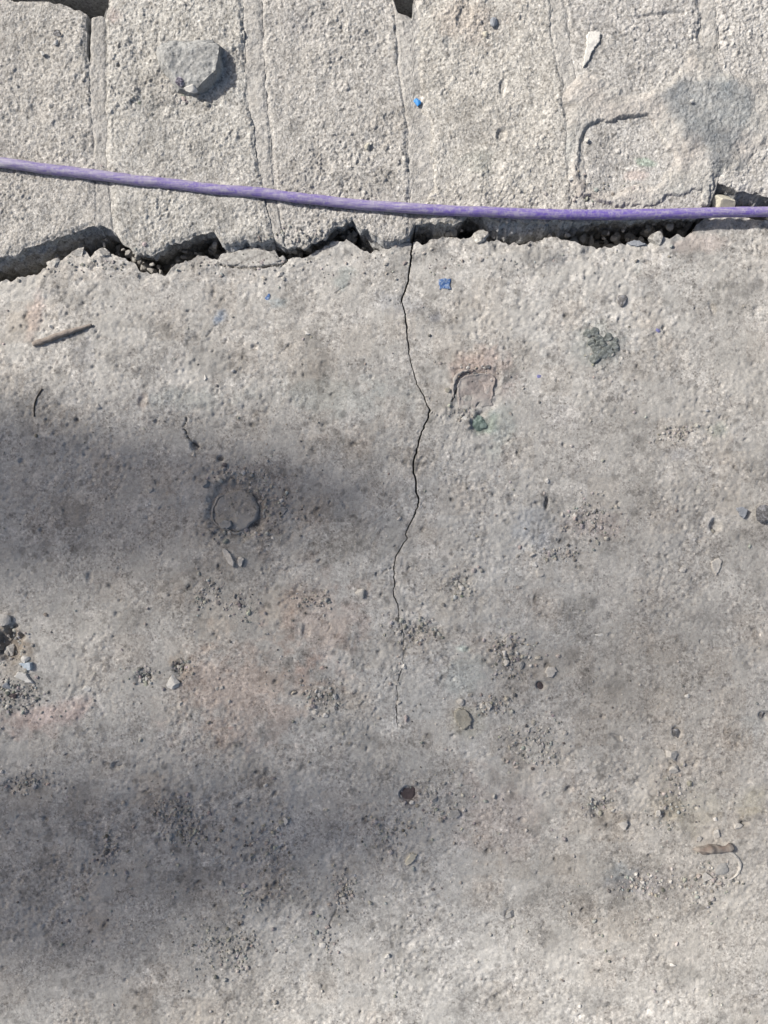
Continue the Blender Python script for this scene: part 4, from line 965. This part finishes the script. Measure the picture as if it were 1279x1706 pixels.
chip('chip', [(464, 847), (470, 844), (478, 848), (472, 857), (468, 853)], .0014, 'grey', 'grey triangular chip right of the round cap')
chip('chip', [(364, 873), (372, 866), (384, 868), (386, 876), (378, 881), (368, 880)], .0012, 'grey', 'flat grey crust on the lower left rim of the round cap', dz=.0024)
chip('chip', [(1046, 404), (1056, 400), (1068, 402), (1076, 407), (1064, 411), (1050, 410)], .0016, 'bluegrey', 'flat blue grey chip on the lip left of the rounded stone', tilt=(0, -.1))
chip('chip', [(365, 436), (380, 424), (404, 416), (432, 415), (452, 421), (466, 433), (452, 440), (430, 443), (404, 443), (382, 441)], .0006, 'flake', 'loose flake of concrete above the small crack at the crevice lip', tilt=(0, .02))

# ------------------------------------------------------------------ rubble wedged in the crevice
def rubble():
    r = np.random.default_rng(29); v0, f0 = ICO[2]; V = []; Fs = []; k = 0
    for _ in range(520):
        px = r.uniform(-200, 1480); a, b = float(FRONT(px)), float(LIP(px))
        if b - a < 12: continue
        d = r.uniform(.006, .045); t = r.uniform(.0, .75); py = a + (b - a) * t
        rad = r.uniform(.0014, .0046) * (1 if d > .015 else .6)
        v = v0.copy()
        for c in range(9):
            n = r.normal(size=3); n /= np.linalg.norm(n); v -= np.maximum(v @ n - r.uniform(.4, .8), 0)[:, None] * n
        v = v * rad * r.uniform(.7, 1.3, 3) + (float(wx(px)), float(wy(py)) + d * .08, -d)
        V.append(v); Fs.append(f0 + len(v0) * k); k += 1
    tag(add('rubble', mesh_np('rubble', np.concatenate(V), np.concatenate(Fs), False, np.ones((k * len(v0), 3))), M['grit']), 'broken crumbs of brick and mortar wedged down in the crevice', 'rubble', kind='stuff')
rubble()

# ------------------------------------------------------------------ loose grit, far too many grains to count
GRIT = [(440, 840, 48, 55, 420), (395, 792, 45, 16, 120), (850, 1090, 32, 34, 330), (300, 1112, 14, 14, 110), (245, 1125, 22, 14, 110), (25, 1160, 48, 34, 420), (540, 1165, 40, 24, 200), (345, 990, 26, 24, 150), (400, 1005, 30, 30, 120),
        (765, 970, 24, 24, 130), (820, 1175, 36, 16, 160), (890, 1240, 48, 36, 330), (295, 1345, 40, 18, 220), (308, 1392, 40, 22, 260), (440, 1410, 45, 45, 220), (180, 1415, 18, 26, 160), (430, 1490, 60, 20, 120), (690, 1050, 40, 24, 220),
        (664, 1120, 10, 30, 24), (985, 868, 42, 32, 240), (925, 920, 40, 12, 130), (1120, 1335, 34, 46, 220), (1075, 1472, 55, 20, 260), (1185, 1470, 50, 34, 200), (1000, 1345, 28, 22, 110), (380, 1580, 52, 40, 380), (572, 1482, 20, 34, 150),
        (540, 1565, 24, 34, 90), (720, 1342, 52, 34, 240), (640, 1385, 28, 36, 130), (1135, 720, 28, 12, 110), (40, 1305, 46, 18, 200), (520, 1000, 30, 16, 110), (392, 888, 40, 10, 110), (15, 1080, 26, 30, 160), (1000, 590, 30, 14, 50), (660, 440, 640, 24, 320),
        (200, 440, 150, 20, 220), (470, 395, 70, 14, 120), (300, 165, 60, 12, 90), (980, 320, 70, 22, 130), (640, 1100, 640, 640, 1900), (640, 1500, 640, 200, 700), (800, 620, 40, 14, 50), (765, 690, 34, 12, 60)]
def grit():
    r = np.random.default_rng(17); P = []
    for cx, cy, rx, ry, n in GRIT:
        n = int(n * .5)
        P.append(np.stack([cx + r.normal(size=n) * rx * .6, cy + r.normal(size=n) * ry * .6, np.exp(r.normal(size=n) * .42) * (1.75 if n < 450 else 1.45)], 1))
    P = np.concatenate(P); P = P[(P[:, 1] < 1800) & (P[:, 0] > -300) & (P[:, 0] < 1600)]
    brick = P[:, 1] < FRONT(P[:, 0]) - 4
    ok = brick | (P[:, 1] > LIP(P[:, 0]) + 4); ok &= P[:, 1] > 5
    P = P[ok]; brick = brick[ok]
    x = np.where(brick, wx(P[:, 0], ZB), wx(P[:, 0])); y = np.where(brick, wy(P[:, 1], ZB), wy(P[:, 1]))
    z = np.where(brick, ZB + brick_h(x, y), slab_h(x, y)); rad = np.clip(P[:, 2], .9, 5) * S
    v0, f0 = ICO[1]; V = []; Fs = []
    for k in range(len(x)):
        v = v0 * (1 + .3 * (r.random((len(v0), 1)) - .5)) * (rad[k] * np.array([r.uniform(.75, 1.35), r.uniform(.65, 1.1), r.uniform(.5, .9)]))
        a = r.uniform(0, 6.28); c, s = math.cos(a), math.sin(a)
        v = np.stack([v[:, 0] * c - v[:, 1] * s, v[:, 0] * s + v[:, 1] * c, v[:, 2]], 1) + (x[k], y[k], z[k] + rad[k] * .3)
        V.append(v); Fs.append(f0 + len(v0) * k)
    tn = .95 * np.exp(r.normal(size=(len(x), 1)) * .24) * (1 + r.normal(size=(len(x), 3)) * np.array([.05, .02, .05])); tn[r.random(len(x)) < .1] *= .45
    me = mesh_np('loose_grit', np.concatenate(V), np.concatenate(Fs), False, np.repeat(np.clip(tn, .2, 1.3), len(v0), 0))
    tag(add('loose_grit', me, M['grit']), 'fine pale grit and sand grains strewn over the slab', 'grit', kind='stuff')
grit()

# ------------------------------------------------------------------ unseen timber boards, added past the left edge to cast two shade bands
def box_mesh(name, sx, sy, sz, n=6):
    bm = bmesh.new(); bmesh.ops.create_cube(bm, size=1)
    for v in bm.verts: v.co = (v.co.x * sx, v.co.y * sy, v.co.z * sz)
    bmesh.ops.bevel(bm, geom=bm.edges[:], offset=.004, segments=2, affect='EDGES')
    me = bpy.data.meshes.new(name); bm.to_mesh(me); bm.free(); return me
_k = 1 / math.tan(SUN_EL); KX = -_a.x * _k; KY = -_a.y * _k      # shadow shift per metre of height
def board_mesh(name, L_, w, t):  # end tapered so the added shade band fades out
    bm = bmesh.new(); o = [(-L_ / 2, -w / 2), (L_ / 2 - .26, -w / 2), (L_ / 2 - .1, -w * .36), (L_ / 2 + .04, -w * .12), (L_ / 2 + .02, w * .2), (L_ / 2 - .12, w * .38), (L_ / 2 - .2, w / 2), (-L_ / 2, w / 2)]
    f = bm.faces.new([bm.verts.new((a, b, -t / 2)) for a, b in o]); e = bmesh.ops.extrude_face_region(bm, geom=[f])
    for v in e['geom']:
        if isinstance(v, bmesh.types.BMVert): v.co.z = t / 2
    bmesh.ops.recalc_face_normals(bm, faces=bm.faces)
    me = bpy.data.meshes.new(name); bm.to_mesh(me); bm.free(); return me
def shade_boards():
    yb = .335
    root = empty('added_shade_boards', (-1.5, yb, .004))
    for (tipx, cy, wd, turn) in ((545, 818, .112, 0), (690, 1396, .142, 4.2)):
        hz = (yb - float(wy(cy))) / -KY
        end = float(wx(tipx)) - KX * hz
        L_ = end + 2.6
        o = add('board', board_mesh('board', L_, wd, .028), M['timber'], root, (end - math.cos(math.radians(turn)) * L_ / 2 + 1.5, -math.sin(math.radians(turn)) * -0.0 - math.sin(math.radians(turn)) * L_ / 2, hz - .004))
        o.rotation_euler = (0, 0, math.radians(turn))
    for x in (-1.62, -2.4):
        add('post', box_mesh('post', .07, .06, 1.25), M['timber'], root, (x + 1.5, 0, .62))
    tag(root, 'added timber boards on posts, unseen beyond the left edge, casting two shade bands', 'shade_boards')
shade_boards()

# ------------------------------------------------------------------ unseen sapling added past the boards to half shade the right of the slab
M['bark'] = mat('bark', (0.12, 0.095, 0.07), scales=(0.03, 0.008, 0.003), amt=(0.4, 0.4, 0.4))
M['leaf'] = mat('leaf', (0.06, 0.1, 0.035), scales=(0.04, 0.01), amt=(0.4, 0.4), rough=.6, spec=.35)
def added_shade_tree():
    hz = 2.25; cx = .09 - KX * hz; cy = -.085 - KY * hz  # added crown centred so its thin shade falls on the slab
    bx, by = cx - .25, cy + .62
    root = empty('added_shade_tree', (bx, by, -.058))
    P = np.array([(0, 0, 0), (.01, -.02, .8), (-.01, -.08, 1.5), (.06, -.25, 2.0), (.16, -.46, 2.25), (.3, -.66, 2.36)])
    tr = smooth_path(P, 50)
    add('trunk', tube_mesh('trunk', tr, np.interp(np.linspace(0, 1, 50), [0, 1], [.022, .004]), 10, rough=.1), M['bark'], root)
    r = np.random.default_rng(23); V = []; Q = []
    c0 = np.array([.25, -.62, hz + .058])
    for k in range(156):
        if k < 128:
            d = r.normal(size=3); d /= np.linalg.norm(d); d *= r.random() ** .4
            p = c0 + d * np.array([.42, .19, .16])
        else:
            p = tr[r.integers(24, 48)] + r.normal(size=3) * .07
        a = r.uniform(0, 6.28); t = r.uniform(-.7, .7); l = r.uniform(.022, .036); w = l * .5
        u = np.array([math.cos(a) * math.cos(t), math.sin(a) * math.cos(t), math.sin(t)]); v = np.cross(u, (0, 0, 1)); v /= np.linalg.norm(v); n = np.cross(u, v)
        b = len(V) * 6
        V.append(np.array([p - u * l, p - u * l * .3 + v * w + n * .004, p + u * l * .4 + v * w * .8 + n * .004, p + u * l, p + u * l * .4 - v * w * .8 + n * .004, p - u * l * .3 - v * w + n * .004]))
        Q += [(b, b + 1, b + 2, b + 3), (b, b + 3, b + 4, b + 5)]
    add('crown', mesh_np('crown', np.concatenate(V), np.array(Q)), M['leaf'], root)
    tag(root, 'added sapling with sparse leaves, unseen beyond the left edge, half shading the slab', 'shade_tree')
added_shade_tree()
